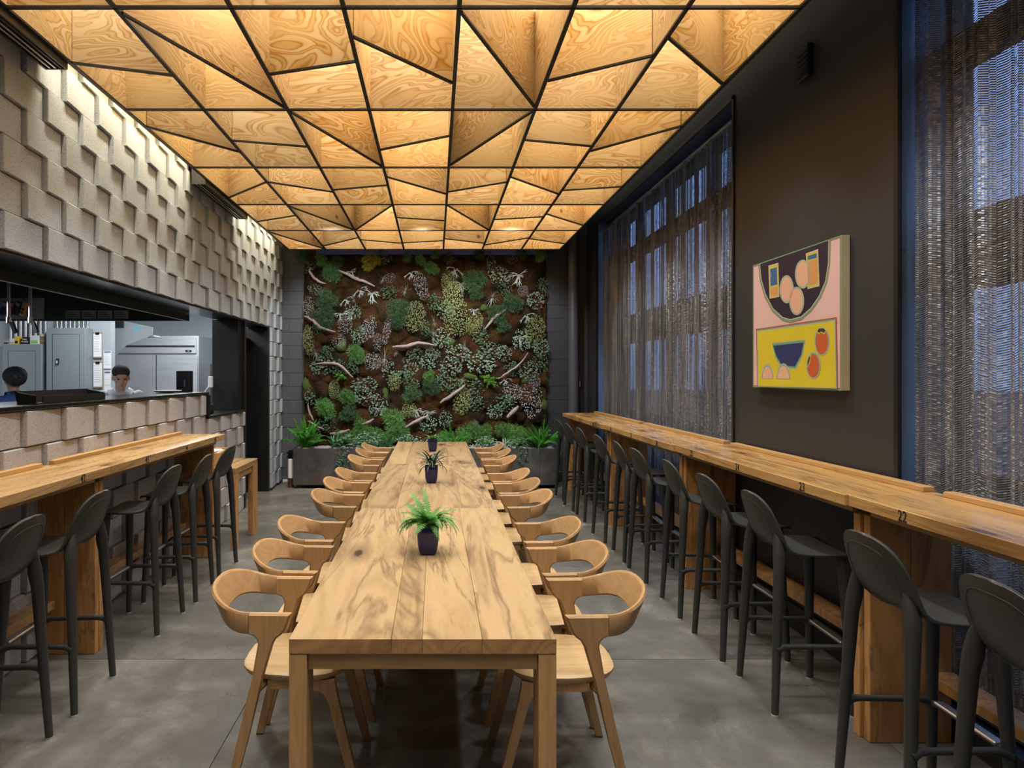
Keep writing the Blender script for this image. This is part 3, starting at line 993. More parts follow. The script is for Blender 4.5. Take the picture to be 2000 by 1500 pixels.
for side, lst in ((1, RS), (-1, LS)):
    for k, y in enumerate(lst):
        o = st0 if first else copy_tree(st0); first = False
        o.location = (1.785 + R.uniform(-.01, .01), y, 0) if side > 0 else (-1.875 + R.uniform(-.01, .01), y, 0)
        o.rotation_euler = (0, 0, (0 if side > 0 else PI) + R.uniform(-.06, .06))
        sd = 'right' if side > 0 else 'left'
        tag(o, 'charcoal plastic bar stool at the %s-hand bar, %s from the camera' % (sd, ordn(k + 1)), 'stool', 'charcoal bar stools along the bars')

# ---- numbers stencilled on the bar fronts
def text_mesh(s, size, mat, depth=.0006):
    cu = bpy.data.curves.new('text', 'FONT')
    cu.body = s; cu.size = size; cu.align_x = 'CENTER'; cu.align_y = 'CENTER'; cu.extrude = depth
    cu.offset = size * .004
    o = bpy.data.objects.new('text', cu); COL.objects.link(o)
    dg = bpy.context.evaluated_depsgraph_get()
    me = bpy.data.meshes.new_from_object(o.evaluated_get(dg))
    bpy.data.objects.remove(o)
    me.materials.clear(); me.materials.append(mat)
    return me
BZ = 1.072
def bar(side, y0, y1, nums, label, legs, fx, mtop=BAR_WOOD):
    W = 2.25 - fx if side > 0 else 2.292 + fx
    t = tag(empty('bar_counter', (fx, (y0 + y1) / 2, 0)), label, 'counter', 'timber bar counters along the walls')
    hy = (y1 - y0) / 2
    def X(a, b):                                   # a, b measured from the front edge towards the wall
        return (a, b) if side > 0 else (-b, -a)
    jog = R.uniform(-.004, .004)
    for a, b in ((0 + jog, W * .46), (W * .46 + .001, W)):
        x0, x1 = X(a, b)
        obox('plank', mtop, x0, x1, -hy + .0015, hy - .0015, BZ - .050, BZ, t, .0025)
    x0, x1 = X(W - .055, W - .003)
    obox('back_ledge', LEDGE, x0, x1, -hy + .06, hy - .06, BZ + .0003, BZ + .024, t, .002)
    x0, x1 = X(.065, .085)
    obox('under_rail', LEDGE, x0, x1, -hy + .05, hy - .05, BZ - .085, BZ - .0505, t, .002)
    for ly in legs:
        yc = ly - (y0 + y1) / 2
        for a, b in ((.066, .245), (.247, W - .005)):
            x0, x1 = X(a, b)
            obox('leg_board', BAR_LEG, x0, x1, yc - .021, yc + .021, 0, BZ - .0865 if a < .1 else BZ - .051, t, .003)
    ls = sorted(legs)
    x0, x1 = X(W - .118, W - .002)
    obox('foot_beam', BAR_LEG if side > 0 else BAR_LEFT, x0, x1, ls[0] - (y0 + y1) / 2 + .022, ls[-1] - (y0 + y1) / 2 - .022, .262, .310, t, .003)
    for n, y in nums:
        me = text_mesh(str(n), .062, INK)
        rot = (PI / 2, 0, -PI / 2) if side > 0 else (PI / 2, 0, PI / 2)
        ox = jog - .0008 if side > 0 else -jog + .0008
        o = link('seat_number', me, t, (ox, y - (y0 + y1) / 2, BZ - .026), rot, (.84, 1, 1))
        o['label'] = 'black stencilled number %d' % n
    return t
bar(1, .88, 3.01, [(22, 2.66)], 'glossy right-hand bar counter section nearest the camera, numbered 22', (1.1, 2.986), 1.822)
bar(1, 3.01, 5.14, [(23, 3.36), (24, 4.08), (25, 4.81)], 'right-hand bar counter section under the painting, numbered 23 to 25', (3.034, 5.116), 1.806)
bar(1, 5.14, 7.27, [(26, 5.51), (27, 6.23), (28, 6.95)], 'right-hand bar counter section by the mesh curtain, numbered 26 to 28', (5.164, 7.246), 1.790)
bar(1, 7.27, 9.50, [(29, 7.65), (30, 8.37), (31, 9.08)], 'right-hand bar counter section at the far end, numbered 29 to 31', (7.294, 9.46), 1.775)
bar(-1, 1.81, 3.95, [(42, 3.64)], 'pale left-hand bar counter section nearest the camera, numbered 42', (2.05, 3.926), -1.880, BAR_LEFT)
bar(-1, 3.95, 6.10, [(43, 4.45), (44, 5.16), (45, 5.83)], 'pale left-hand bar counter section, numbered 43 to 45, ending by the side table', (3.974, 5.98), -1.876, BAR_LEFT)

# ---- low side table at the end of the left bar, with a riser box of menus
t = tag(empty('side_table', (-2.03, 6.60, 0)), 'low oak side table standing against the block wall beyond the left bar', 'table')
for a, b in ((-.225, -.01), (-.008, .215)):
    obox('plank', BAR_LEFT, a, b, -.38, .38, .69, .748, t, .003)
for x in (.165, -.215):
    obox('leg', BAR_LEG, x, x + .05, -.38, -.29, 0, .689, t, .003)
    obox('leg', BAR_LEG, x, x + .05, .20, .38, 0, .689, t, .003)
obox('rail', OAK_LEG, .17, .20, -.289, .199, .63, .688, t, .002)
t = tag(empty('riser_box', (-2.13, 6.62, .7485)), 'small wooden riser box on the low side table', 'box')
for x in (-.105, .085): obox('side_board', LEDGE, x, x + .02, -.26, .26, 0, .12, t, .002)
obox('end_board', LEDGE, -.085, .085, -.26, -.24, 0, .12, t, .002)
obox('end_board', LEDGE, -.085, .085, .24, .26, 0, .12, t, .002)
obox('bottom_board', LEDGE, -.0845, .0845, -.2395, .2395, .0, .1, t)
t = tag(empty('menu_stack', (-2.13, 6.47, .869)), 'stack of white printed menus with a green stripe on the riser box', 'menus')
for k in range(4):
    o = MB().box(-.08, .08, -.11, .11, 0, .0045, .001).build('sheet', PAPER, t, loc=(0, 0, k * .005), rz=R.uniform(-.25, .25))
MB().box(-.07, .07, -.03, .0, 0, .0006).build('green_stripe', plain('lime_print', (.45, .62, .12), .6), t, loc=(0, 0, .0196))

# ---- painting: still life on a deep canvas
PXF = 2.222
PY0, PY1, PZ0, PZ1 = 3.732, 4.773, 1.513, 2.364
def pp(zx, zy):
    px = zx * .2467 + 1420; py = zy * .2467 + 430
    y = PXF * F / (px - VX)
    return (y, EYE + (VY - py) * y / F)
pt = tag(empty('painting', (PXF, (PY0 + PY1) / 2, PZ0)), 'deep canvas painting of a dark bowl, round fruit and yellow table on dark wall', 'painting')
def flat(c): return plain('paint_%02x%02x%02x' % tuple(int(255 * x) for x in c), c, .55, 0, .04)
cv = MB().box(0, XR - PXF - .001, -(PY1 - PY0) / 2, (PY1 - PY0) / 2, 0, PZ1 - PZ0, .002).build('canvas', plain('raw_canvas', (.50, .44, .30), .8, 0, .05), pt)
LAYER = [0]
def shape(name, pts, c, raw=False, grow=None):
    """flat painted shape, pts in (y, z) of the wall plane"""
    LAYER[0] += 1
    q = pts if raw else [pp(*p) for p in pts]
    cy = (PY0 + PY1) / 2
    mb = MB()
    d = -.00012 * LAYER[0] - .0002
    mb.add([(d, y - cy, z - PZ0) for y, z in q], [tuple(range(len(q)))])
    o = mb.build(name, flat(c), pt)
    return o
def ell(cx, cy, rx, ry, n=28, rot=0):
    return [(cx + rx * math.cos(2 * PI * k / n) * math.cos(rot) - ry * math.sin(2 * PI * k / n) * math.sin(rot) * .5,
             cy + ry * math.sin(2 * PI * k / n) * math.cos(rot) + rx * math.cos(2 * PI * k / n) * math.sin(rot) * 2) for k in range(n)]
PINK = (.72, .47, .43); GRN = (.16, .33, .17); RED = (.38, .09, .05); SAGE = (.36, .42, .38); PUR = (.022, .012, .03); YEL = (.66, .52, .02)
PEACH = (.74, .42, .28); ORG = (.66, .30, .10); BLU = (.045, .11, .27); NAVY = (.02, .03, .12); LIME = (.5, .5, .08); PERS = (.56, .10, .025)
e = .004
shape('green_edge', [(PY0, PZ0), (PY1, PZ0), (PY1, PZ1), (PY0, PZ1)], GRN, True)
shape('red_edge', [(PY0 + .009, PZ0 + .009), (PY1 - .009, PZ0 + .009), (PY1 - .009, PZ1 - .009), (PY0 + .009, PZ1 - .009)], RED, True)
shape('pink_ground', [(PY0 + .014, PZ0 + .014), (PY1 - .014, PZ0 + .014), (PY1 - .014, PZ1 - .014), (PY0 + .014, PZ1 - .014)], PINK, True)
bowl = [(252, 352), (265, 480), (300, 600), (360, 715), (440, 788), (500, 806), (590, 783), (670, 713), (740, 610), (790, 490), (812, 350), (816, 158)]
def about(pts, s):
    q = [pp(*p) for p in pts]
    cy = sum(p[0] for p in q) / len(q); cz = max(p[1] for p in q)
    return [(cy + (y - cy) * s, cz + (z - cz) * s) for y, z in q]
shape('red_bowl_line', about(bowl, 1.02), RED, True)
shape('green_bowl_line', about(bowl, 1.01), GRN, True)
shape('pink_bowl_line', about(bowl, .972), PINK, True)
shape('dark_bowl', about(bowl, .96), PUR, True)
def glass_shape(o, b, g):
    q = [pp(*p) for p in o]; cy = sum(p[0] for p in q) / 4; cz = sum(p[1] for p in q) / 4
    shape('pink_line', [(cy + (y - cy) * 1.08, cz + (z - cz) * 1.04) for y, z in q], PINK, True)
    shape('lime_rim', o, LIME); shape('blue_water', b, BLU); shape('orange_drink', g, ORG)
glass_shape([(332, 365), (405, 343), (412, 602), (340, 617)], [(344, 388), (396, 372), (399, 510), (347, 522)], [(344, 540), (402, 525), (403, 590), (349, 600)])
glass_shape([(630, 268), (720, 235), (730, 517), (642, 540)], [(643, 284), (711, 262), (712, 298), (643, 315)], [(646, 326), (714, 306), (719, 500), (651, 520)])
for cx, cy_, rx, ry in ((603, 427, 63, 115), (475, 547, 57, 112), (555, 640, 60, 113)):
    shape('grey_ring', ell(cx, cy_, rx, ry), SAGE); shape('lime_ring', ell(cx, cy_, rx * .84, ry * .89), LIME); shape('peach_disc', ell(cx, cy_, rx * .79, ry * .85), PEACH)
shape('orange_overlap', [(512, 622), (503, 590), (512, 568), (526, 552), (522, 590)], ORG)
shape('orange_overlap', [(641, 350), (660, 400), (660, 440), (643, 490)], ORG)
shape('red_table_line', [(233, 862), (871, 768), (881, 1336), (243, 1320)], RED)
shape('green_table_line', [(238, 870), (864, 780), (874, 1334), (246, 1318)], GRN)
shape('sage_table_line', [(241, 877), (860, 790), (871, 1332), (248, 1316)], SAGE)
shape('yellow_table', [(246, 884), (855, 800), (866, 1327), (253, 1311)], YEL)
shape('sage_bowl_line', [(358, 972), (628, 944), (606, 1072), (552, 1180), (430, 1168), (384, 1082)], SAGE)
shape('green_bowl_rim', [(362, 978), (622, 950), (601, 1068), (549, 1172), (433, 1160), (388, 1080)], GRN)
shape('navy_bowl', [(370, 994), (612, 969), (592, 1066), (544, 1158), (438, 1150), (394, 1072)], NAVY)
def dome(x0, x1, yb, yt):
    n = 14; cx = (x0 + x1) / 2; r = (x1 - x0) / 2
    def arc(s): return [(cx + r * s * math.cos(PI * k / n), yb - (yb - yt) * s * math.sin(PI * k / n) - (1 - s) * 22) for k in range(n + 1)]
    shape('grey_dome_line', arc(1), SAGE); shape('green_dome_line', arc(.86), GRN); shape('peach_dome', arc(.80), PEACH)
dome(277, 373, 1257, 1138); dome(397, 507, 1258, 1132)
for cx, cy_, rx, ry, rt in ((757, 957, 60, 116, 0), (690, 1150, 58, 106, .06)):
    shape('pale_fruit_line', ell(cx, cy_, rx, ry, rot=rt), SAGE); shape('green_fruit_line', ell(cx, cy_, rx * .88, ry * .93, rot=rt), GRN)
    shape('persimmon', ell(cx, cy_ + 4, rx * .80, ry * .87, rot=rt), PERS)
shape('calyx', [(712, 880), (735, 850), (775, 848), (800, 875), (775, 905), (755, 890), (735, 905)], LIME)
shape('calyx', [(722, 878), (738, 858), (772, 856), (790, 876), (772, 893), (755, 880), (738, 893)], INK and (.03, .04, .03))
shape('calyx', [(640, 1170), (640, 1110), (655, 1070), (672, 1062), (668, 1110), (655, 1150)], LIME)
shape('calyx', [(645, 1155), (645, 1112), (658, 1080), (667, 1078), (662, 1110), (652, 1142)], (.03, .04, .03))

# ---- potted plants on the tables
def frond_mesh(L, n, wid, droop, mat, curl=.0, seed=0):
    rg = random.Random(seed)
    mb = MB(); pts = []
    for i in range(n + 1):
        s = i / n
        a = 1.25 - droop * s
        if i == 0: p = Vector((0, 0, 0))
        else: p = pts[-1] + Vector((math.cos(a), curl * s, math.sin(a))) * (L / n)
        pts.append(p)
    mb.tube(pts, [.0016 * (1 - .8 * i / n) for i in range(n + 1)], 4, False)
    for i in range(2, n + 1):
        s = i / n
        w = wid * math.sin(PI * min(1, s * .9 + .12)) ** .8
        t = (pts[i] - pts[i - 1]).normalized()
        for sd in (-1, 1):
            side = Vector((0, sd, 0)) + t * .35 + Vector((0, 0, -.15 + rg.uniform(-.15, .15)))
            side.normalize()
            hw = (L / n) * .46
            b = pts[i]
            tip = b + side * w
            mid = b + side * w * .5
            up = Vector((0, 0, .12 * w))
            mb.add([b - t * hw, mid - t * hw * .9 + up, tip, mid + t * hw * .9 + up, b + t * hw], [(0, 1, 2, 3, 4) if sd < 0 else (4, 3, 2, 1, 0)])
    return mb.mesh('frond', mat)
def pot(loc, label, s=1.0):
    p = tag(empty('plant_pot', loc), label, 'pot', 'indigo pots along the tables')
    prof = [(.026, 0), (.036, .004), (.042, .015), (.0485, .05), (.051, .10), (.051, .130), (.049, .133), (.046, .130), (.045, .112)]
    mb = MB().lathe([(r * s, z * s) for r, z in prof], 28, sq=5.5)
    autosmooth(mb.build('pot_body', INDIGO, p), 50)
    MB().lathe([(.0445 * s, .100 * s), (.0445 * s, .112 * s), (.02 * s, .116 * s)], 28, sq=5.5).build('soil', SOIL, p)
    return p
FERN = leaf('fern_green', (.07, .25, .055), (.17, .42, .09), .45)
FERN_D = leaf('dark_leaf', (.014, .038, .022), (.03, .07, .03), .35)
pot((-.034, 3.215, TZ + .0005), 'indigo glazed square pot holding the bright fern on nearest table')
f = tag(empty('fern_plant', (-.034, 3.215, TZ + .116)), 'bright green feathery fern growing in the nearest indigo pot', 'plant')
for k in range(44):
    L = R.uniform(.12, .23)
    me = frond_mesh(L, 24, R.uniform(.020, .040), R.uniform(.6, 2.9), FERN, R.uniform(-.4, .4), k)
    link('frond', me, f, (R.uniform(-.015, .015), R.uniform(-.015, .015), 0), (0, R.uniform(-.15, .25), 2 * PI * k / 11.3 + R.uniform(-.3, .3)))
def blade_mesh(L, w, droop, mat, n=6):
    mb = MB(); p = Vector((0, 0, 0)); pr = []
    for i in range(n + 1):
        s = i / n; a = 1.2 - droop * s
        if i: p = p + Vector((math.cos(a), 0, math.sin(a))) * L / n
        ww = w * math.sin(PI * (s * .92 + .06)) ** .7
        pr.append((p.copy(), ww))
    vs = []
    for p, ww in pr: vs += [(p.x, -ww, p.z + ww * .3), (p.x, 0, p.z), (p.x, ww, p.z + ww * .3)]
    fs = []
    for i in range(n):
        fs += [(i * 3, i * 3 + 1, i * 3 + 4, i * 3 + 3), (i * 3 + 1, i * 3 + 2, i * 3 + 5, i * 3 + 4)]
    mb.add(vs, fs)
    return mb.mesh('leaf', mat, True)
pot((-.030, 5.33, TZ + .0005), 'indigo glazed square pot on the middle table')
f = tag(empty('leafy_plant', (-.030, 5.33, TZ + .116)), 'dark narrow-leaved plant in the indigo pot on the middle table', 'plant')
LV = [blade_mesh(L, .008, d, FERN_D) for L, d in ((.16, 1.4), (.13, 2.2), (.19, 1.0), (.15, 2.6))]
for k in range(46):
    link('leaf', LV[k % 4], f, (R.uniform(-.02, .02), R.uniform(-.02, .02), R.uniform(0, .05)), (R.uniform(-.2, .2), R.uniform(-.3, .35), R.uniform(0, 6.28)), R.uniform(.7, 1.1))
pot((-.028, 7.52, TZ + .0005), 'indigo glazed square pot on the farthest table')
f = tag(empty('fern_plant', (-.028, 7.52, TZ + .116)), 'wispy green fern in the indigo pot on the farthest table', 'plant')
for k in range(18):
    me = frond_mesh(R.uniform(.10, .16), 16, .016, R.uniform(.8, 2.2), FERN, R.uniform(-.4, .4), 50 + k)
    link('frond', me, f, (0, 0, 0), (0, R.uniform(-.15, .25), R.uniform(0, 6.28)))
# ============================================================ KITCHEN BEHIND THE HATCH
tag(MB().box(-6.5, -2.5, YF, 13.0, 2.9, 2.98).build('ceiling_kitchen', plain('kitchen_ceiling_white', (.62, .64, .65), .6)), kind='structure')
tag(MB().box(-6.5, -6.4, YF, 13.0, 0, 2.9).build('wall_kitchen_side', WHITE_WALL), kind='structure')
tag(MB().box(-6.4, -2.3, 12.4, 12.5, 0, 2.9).build('wall_kitchen_back', WHITE_WALL), kind='structure')
tag(MB().box(-6.4, -4.10, 8.62, 8.74, 0, 2.9).build('wall_kitchen_partition', plain('partition_grey', (.42, .46, .48), .35, 0, .04)), kind='structure')
tag(MB().box(-2.5, -2.3, YB + .2, 12.4, 0, 2.9).build('wall_kitchen_right', WHITE_WALL), kind='structure')
tag(MB().box(-6.5, -2.5, YF - .1, YF, 0, 2.9).build('wall_kitchen_front', WHITE_WALL), kind='structure')

# electrical cabinets
def cabinet(x0, x1, top, label, latch):
    e = tag(empty('electrical_cabinet', ((x0 + x1) / 2, 8.53, 0)), label, 'cabinet')
    hw = (x1 - x0) / 2
    MB().box(-hw, hw, -.11, .085, .55, top, .004).build('body', GREY_PAINT, e)
    d = MB().box(-hw + .082, hw - .075, -.116, -.1105, .65, top - .085, .002).build('door', GREY_PAINT, e)
    bd = MB()
    zt = top - .085; x0_, x1_ = -hw + .082, hw - .075
    for a in ((x0_ - .004, x0_, .65, zt), (x1_, x1_ + .004, .65, zt)): bd.box(a[0], a[1], -.1135, -.1105, a[2], a[3])
    bd.box(x0_ - .004, x1_ + .004, -.1135, -.1105, zt, zt + .004)
    bd.build('door_gap', INK, e)
    if latch:
        autosmooth(MB().tube([(x0_ + .065, -.1185, 1.73), (x0_ + .065, -.1185, 1.80)], .018, 12).build('latch', INK, d))
        MB().box(x0_ + .057, x0_ + .073, -.141, -.135, 1.74, 1.775, .002).build('latch_label', PAPER, d)
cabinet(-4.80, -4.316, 2.18, 'tall grey electrical cabinet with black latch behind the hatch', True)
cabinet(-5.345, -4.86, 1.978, 'shorter grey electrical cabinet with small goods on top behind the hatch', False)
COND = brushed('galvanised', (.62, .64, .66), .4)
for k in range(8):
    x = -5.33 + k * .062
    o = MB().tube([(0, 0, 0), (0, 0, .915)], .021, 10)
    o.lathe([(.027, 0), (.027, .03), (.022, .032)], 10)
    tag(autosmooth(o.build('conduit_pipe', COND, loc=(x, 8.575, 1.98))), 'galvanised conduit pipe rising from the shorter cabinet, %s from the left' % ordn(k + 1), 'pipe', 'conduits above the cabinets')
for k in range(8):
    x = -4.75 + k * .055
    o = MB().tube([(0, 0, 0), (0, 0, .715)], .016, 10).lathe([(.021, 0), (.021, .03), (.017, .032)], 10)
    tag(autosmooth(o.build('conduit_pipe', COND, loc=(x, 8.575, 2.182))), 'thin conduit pipe above the taller cabinet, %s from the left' % ordn(k + 1), 'pipe', 'conduits above the cabinets')
# goods on the shorter cabinet
def small_box(px0, px1, h, m, label, d=8.50, band=None):
    x0 = (px0 - VX) * d / F; x1 = (px1 - VX) * d / F
    e = tag(empty('carton', ((x0 + x1) / 2, d, 1.9785)), label, 'box')
    hw = (x1 - x0) / 2
    MB().box(-hw, hw, -.04, .04, 0, h, .002).build('body', m, e)
    MB().box(-hw * .8, hw * .8, -.042, -.0402, h * .12, h * .45).build('printed_panel', band or PAPER, e)
    MB().box(-hw, hw, -.03, .03, h, h + .004, .001).build('flap', m, e)
WHT = plain('white_card', (.75, .74, .70), .6)
small_box(11, 21, .05, plain('tin_grey', (.4, .41, .42), .4), 'small grey carton at the left end of the cabinet top', band=INK)
small_box(22, 32, .068, WHT, 'small white carton beside the yellow one on the cabinet', band=plain('tan_print', (.6, .45, .25), .6))
small_box(32.5, 39.5, .095, plain('yellow_card', (.75, .52, .03), .5), 'yellow carton beside the black mug on the cabinet', band=INK)
small_box(62, 79, .105, WHT, 'white carton with lime green stripe right of the mug', band=plain('lime_card', (.28, .65, .10), .5))
m = tag(empty('mug', ((53 - VX) * 8.5 / F, 8.50, 1.9785)), 'black mug with white lettering on the shorter cabinet', 'mug')
autosmooth(MB().lathe([(.046, 0), (.05, .004), (.05, .088), (.046, .09), (.045, .08)], 20).build('cup', BLACK_STEEL, m), 40)
autosmooth(MB().tube([(-.048, 0, .07), (-.078, 0, .064), (-.08, 0, .03), (-.048, 0, .022)], .007, 8).build('handle', BLACK_STEEL, m))
for s, z in (('IMISI', .058), ('MUGGI', .03)):
    link('lettering', text_mesh(s, .026, PAPER), m, (0, -.0525, z), (PI / 2, 0, 0))
j = tag(empty('spice_jar', ((83.5 - VX) * 8.5 / F, 8.5, 1.9785)), 'striped jar with cream lid beside the taller cabinet', 'jar')
autosmooth(MB().lathe([(.026, 0), (.028, .006), (.028, .10)], 16).build('jar_body', plain('jar_red', (.30, .16, .07), .4), j))
autosmooth(MB().lathe([(.0285, .035), (.0285, .06)], 16).build('jar_label', plain('jar_olive', (.28, .27, .08), .5), j))
autosmooth(MB().lathe([(.03, .10), (.03, .128), (.02, .132)], 16).build('lid', plain('cream_lid', (.75, .72, .62), .4), j))
# notices
def clip(px0, px1, py0, py1, d, label, lines, board=True):
    a = P(px0, py1, d); b = P(px1, py0, d)
    e = tag(empty('clipboard' if board else 'notice_sheet', ((a.x + b.x) / 2, d, a.z)), label, 'clipboard' if board else 'notice')
    hw = (b.x - a.x) / 2; h = b.z - a.z
    if board:
        MB().box(-hw, hw, 0, .006, -.015, h + .02, .001).build('board', plain('hardboard', (.38, .25, .13), .6), e)
        MB().box(-hw * .45, hw * .45, -.012, -.001, h - .012, h + .018, .003).build('clip', BLACK_STEEL, e)
    MB().box(-hw * .93, hw * .93, -.0025, -.0005, 0, h).build('sheet', PAPER, e)
    for k in range(lines):
        z = h * (.88 - .78 * k / lines)
        MB().box(-hw * .75, hw * (.2 + .5 * R.random()), -.0032, -.0026, z - .0022, z).build('printed_line', INK, e)
    if not board: MB().box(-hw * .8, hw * .8, -.0032, -.0026, h * .9, h * .96).build('blue_header', BLUE_INK, e)
clip(182, 199, 652, 697, 8.595, 'upper clipboard with printed list beside the taller cabinet', 11)
clip(182, 200, 709, 755, 8.595, 'lower clipboard with printed form beside the taller cabinet', 8)
clip(202, 218, 685, 720, 8.612, 'white notice with blue header left of the refrigerator', 7, False)
clip(203, 217, 724, 768, 8.612, 'lower white chart with blue columns left of the refrigerator', 3, False)

# refrigerator
fr = tag(empty('refrigerator', (-4.495, 11.43, 0)), 'two-door stainless commercial refrigerator in the kitchen', 'refrigerator')
MB().box(-.675, .675, -.40, .43, .10, 2.23, .006).build('body', STAINLESS, fr)
for s in (-1, 1):
    x0, x1 = (-.665, -.012) if s < 0 else (.003, .665)
    d_ = MB().box(x0, x1, -.435, -.402, .16, 1.915, .006).build('door', STAINLESS, fr)
    hx = x1 - .06 if s < 0 else x0 + .03
    MB().box(hx, hx + .03, -.46, -.436, .75, 1.15, .004).build('handle', STAINLESS_DK, d_)
MB().box(-.012, .003, -.425, -.402, .16, 1.915).build('centre_gap', INK, fr)
gp = MB().box(-.60, .64, -.432, -.402, 1.945, 2.205, .005).build('grille_panel', STAINLESS, fr)
MB().box(-.60, .62, -.436, -.4325, 2.045, 2.075).build('grille_slot', STAINLESS_DK, gp)
MB().box(.47, .57, -.436, -.4325, 1.965, 2.0, .002).build('display_housing', INK, gp)
link('temperature_readout', text_mesh('-31', .026, emit('blue_led', (.15, .3, 1.0), 3)), gp, (.52, -.4372, 1.982), (PI / 2, 0, 0))
for x in (-.6, .6):
    for y in (-.3, .33): MB().lathe([(.03, 0), (.03, .1)], 10, (x, y, 0)).build('foot', INK, fr)
# stainless splash shelf in front of the refrigerator top
sh = tag(empty('wall_shelf', (-4.6, 9.35, 2.0)), 'slanted stainless wall shelf in front of the refrigerator top', 'shelf')
MB().prism([(-.38, .42), (.38, .25), (.38, .14), (.02, .0), (-.12, -.14), (-.38, .12)], -.006, .006, lambda u, v, w: (u + .35, w, v)).build('side_plate', STAINLESS, sh)
MB().box(-.02, .74, 0.007, .22, .12, .14, .002).build('shelf_board', STAINLESS, sh)
MB().box(.22, .34, -.02, -.007, .24, .40, .004).build('black_bracket', INK, sh)
link('blue_sticker', MB().box(-.05, .05, -.001, .001, -.03, .03).mesh('blue_sticker', plain('sticker_blue', (.25, .55, .65), .5)), sh, (.52, -.009, .24))
# tall dispenser at the right of the refrigerator
ic = tag(empty('kitchen_appliance', (-3.15, 11.2, 0)), 'dark stainless appliance with blue badge to the right of the refrigerator', 'appliance')
MB().box(-.42, .42, -.38, .42, 0, 1.78, .008).build('body', STAINLESS_DK, ic)
MB().box(-.40, -.16, -.39, -.381, .9, 1.72, .004).build('door', STAINLESS_DK, ic)
lb = MB().box(.10, .30, -.386, -.3815, 1.42, 1.66, .001).build('label_plate', PAPER, ic)
MB().box(.11, .29, -.3875, -.3865, 1.45, 1.56).build('blue_badge', BLUE_INK, lb)
MB().box(.12, .28, -.3875, -.3865, 1.61, 1.635).build('red_bar', plain('red_print', (.5, .05, .03), .5), lb)
for k in range(2): autosmooth(MB().tube([(.2 + .05 * k, -.3, 1.79), (.22 + .06 * k, -.33, 1.95), (.1 + .1 * k, -.3, 2.1), (.3, -.25, 2.2)], .012, 6).build('hose', plain('blue_hose', (.04, .10, .25), .4), ic))
# exhaust hood hanging over the cook line
hd = tag(empty('exhaust_hood', (-3.4, 4.6, 2.168)), 'long black exhaust hood hanging above the serving hatch', 'hood')
MB().box(.78, .80, -4.6, 2.62, 0, .60, .003).build('front_panel', BLACK_SATIN, hd)
MB().box(.765, .779, -4.6, 2.60, .0, .02, .002).build('drip_rim', ALU, hd)
MB().box(-1.8, .779, 2.60, 2.62, 0, .60).build('end_panel', STAINLESS_DK, hd)
MB().box(-1.8, .779, -4.6, 2.599, .60, .62).build('top_panel', STAINLESS_DK, hd)
MB().prism([(-1.8, 0), (-1.78, 0), (-1.25, .599), (-1.8, .599)], -4.6, 2.599, lambda u, v, w: (u, w, v)).build('filter_bank', STAINLESS_DK, hd)
for k in range(4):
    o = MB().box(-.075, .075, -.002, 0, 0, .085).build('rating_plate', plain('plate_grey', (.22, .22, .22), .4) if k == 0 else bpy.data.materials['plate_grey'], hd, loc=(-.42 + .17 * k, 2.5985, .025))
    for q in range(3): MB().box(-.06, .05 - .02 * q, -.0032, -.0022, .018 + .02 * q, .024 + .02 * q).build('printed_line', INK, o)
MB().box(-1.20, -.72, 2.575, 2.598, .02, .24).build('light_plate', GREY_PAINT, hd)
# handheld timers on the hood end
TC = [((.03, .06, .22), 'dark blue'), ((.20, .03, .14), 'purple'), ((.02, .02, .022), 'black'), ((.62, .32, .03), 'orange')]
for k, (c, nm) in enumerate(TC):
    b = P(3 + 13 * k, 616, 7.12)
    e = tag(empty('handheld_device', (b.x, 7.12, b.z)), '%s handheld device hanging at the left inside the hood' % nm, 'device', 'coloured handheld devices inside the hood')
    e.rotation_euler = (0, .35, 0)
    MB().box(-.026, .026, -.02, .02, 0, .15, .008).build('case', plain('timer_%s' % nm.replace(' ', '_'), c, .4), e)
    MB().box(-.020, .020, -.0215, -.0203, .10, .135, .0005).build('screen', GREY_PAINT, e)
    for q in range(6): MB().box(-.021 + .015 * (q % 3), -.010 + .015 * (q % 3), -.0225, -.0203, .02 + .035 * (q // 3), .042 + .035 * (q // 3), .001).build('key', INK, e)
# ticket rods hanging from the hood rim
for k, (px, d) in enumerate(((17, 4.64), (59, 4.93))):
    t_ = P(px, 560, d); b = P(px, 628, d)
    e = tag(empty('hanging_rod', (t_.x, d, b.z)), 'thin metal rod with black clip hanging in the hatch, %s' % ('left one' if k == 0 else 'right one'), 'rod', 'hanging rods in the hatch')
    autosmooth(MB().tube([(0, 0, 0), (0, 0, 2.76 - b.z)], .011, 8).build('rod', ALU, e))
    autosmooth(MB().tube([(0, 0, -.012), (0, 0, .03)], .016, 8).build('collar', ALU, e))
    MB().box(-.014, .014, -.01, .01, -.085, -.005, .003).build('clip', INK, e, loc=(.018, 0, 0)).rotation_euler = (0, -.35, 0)

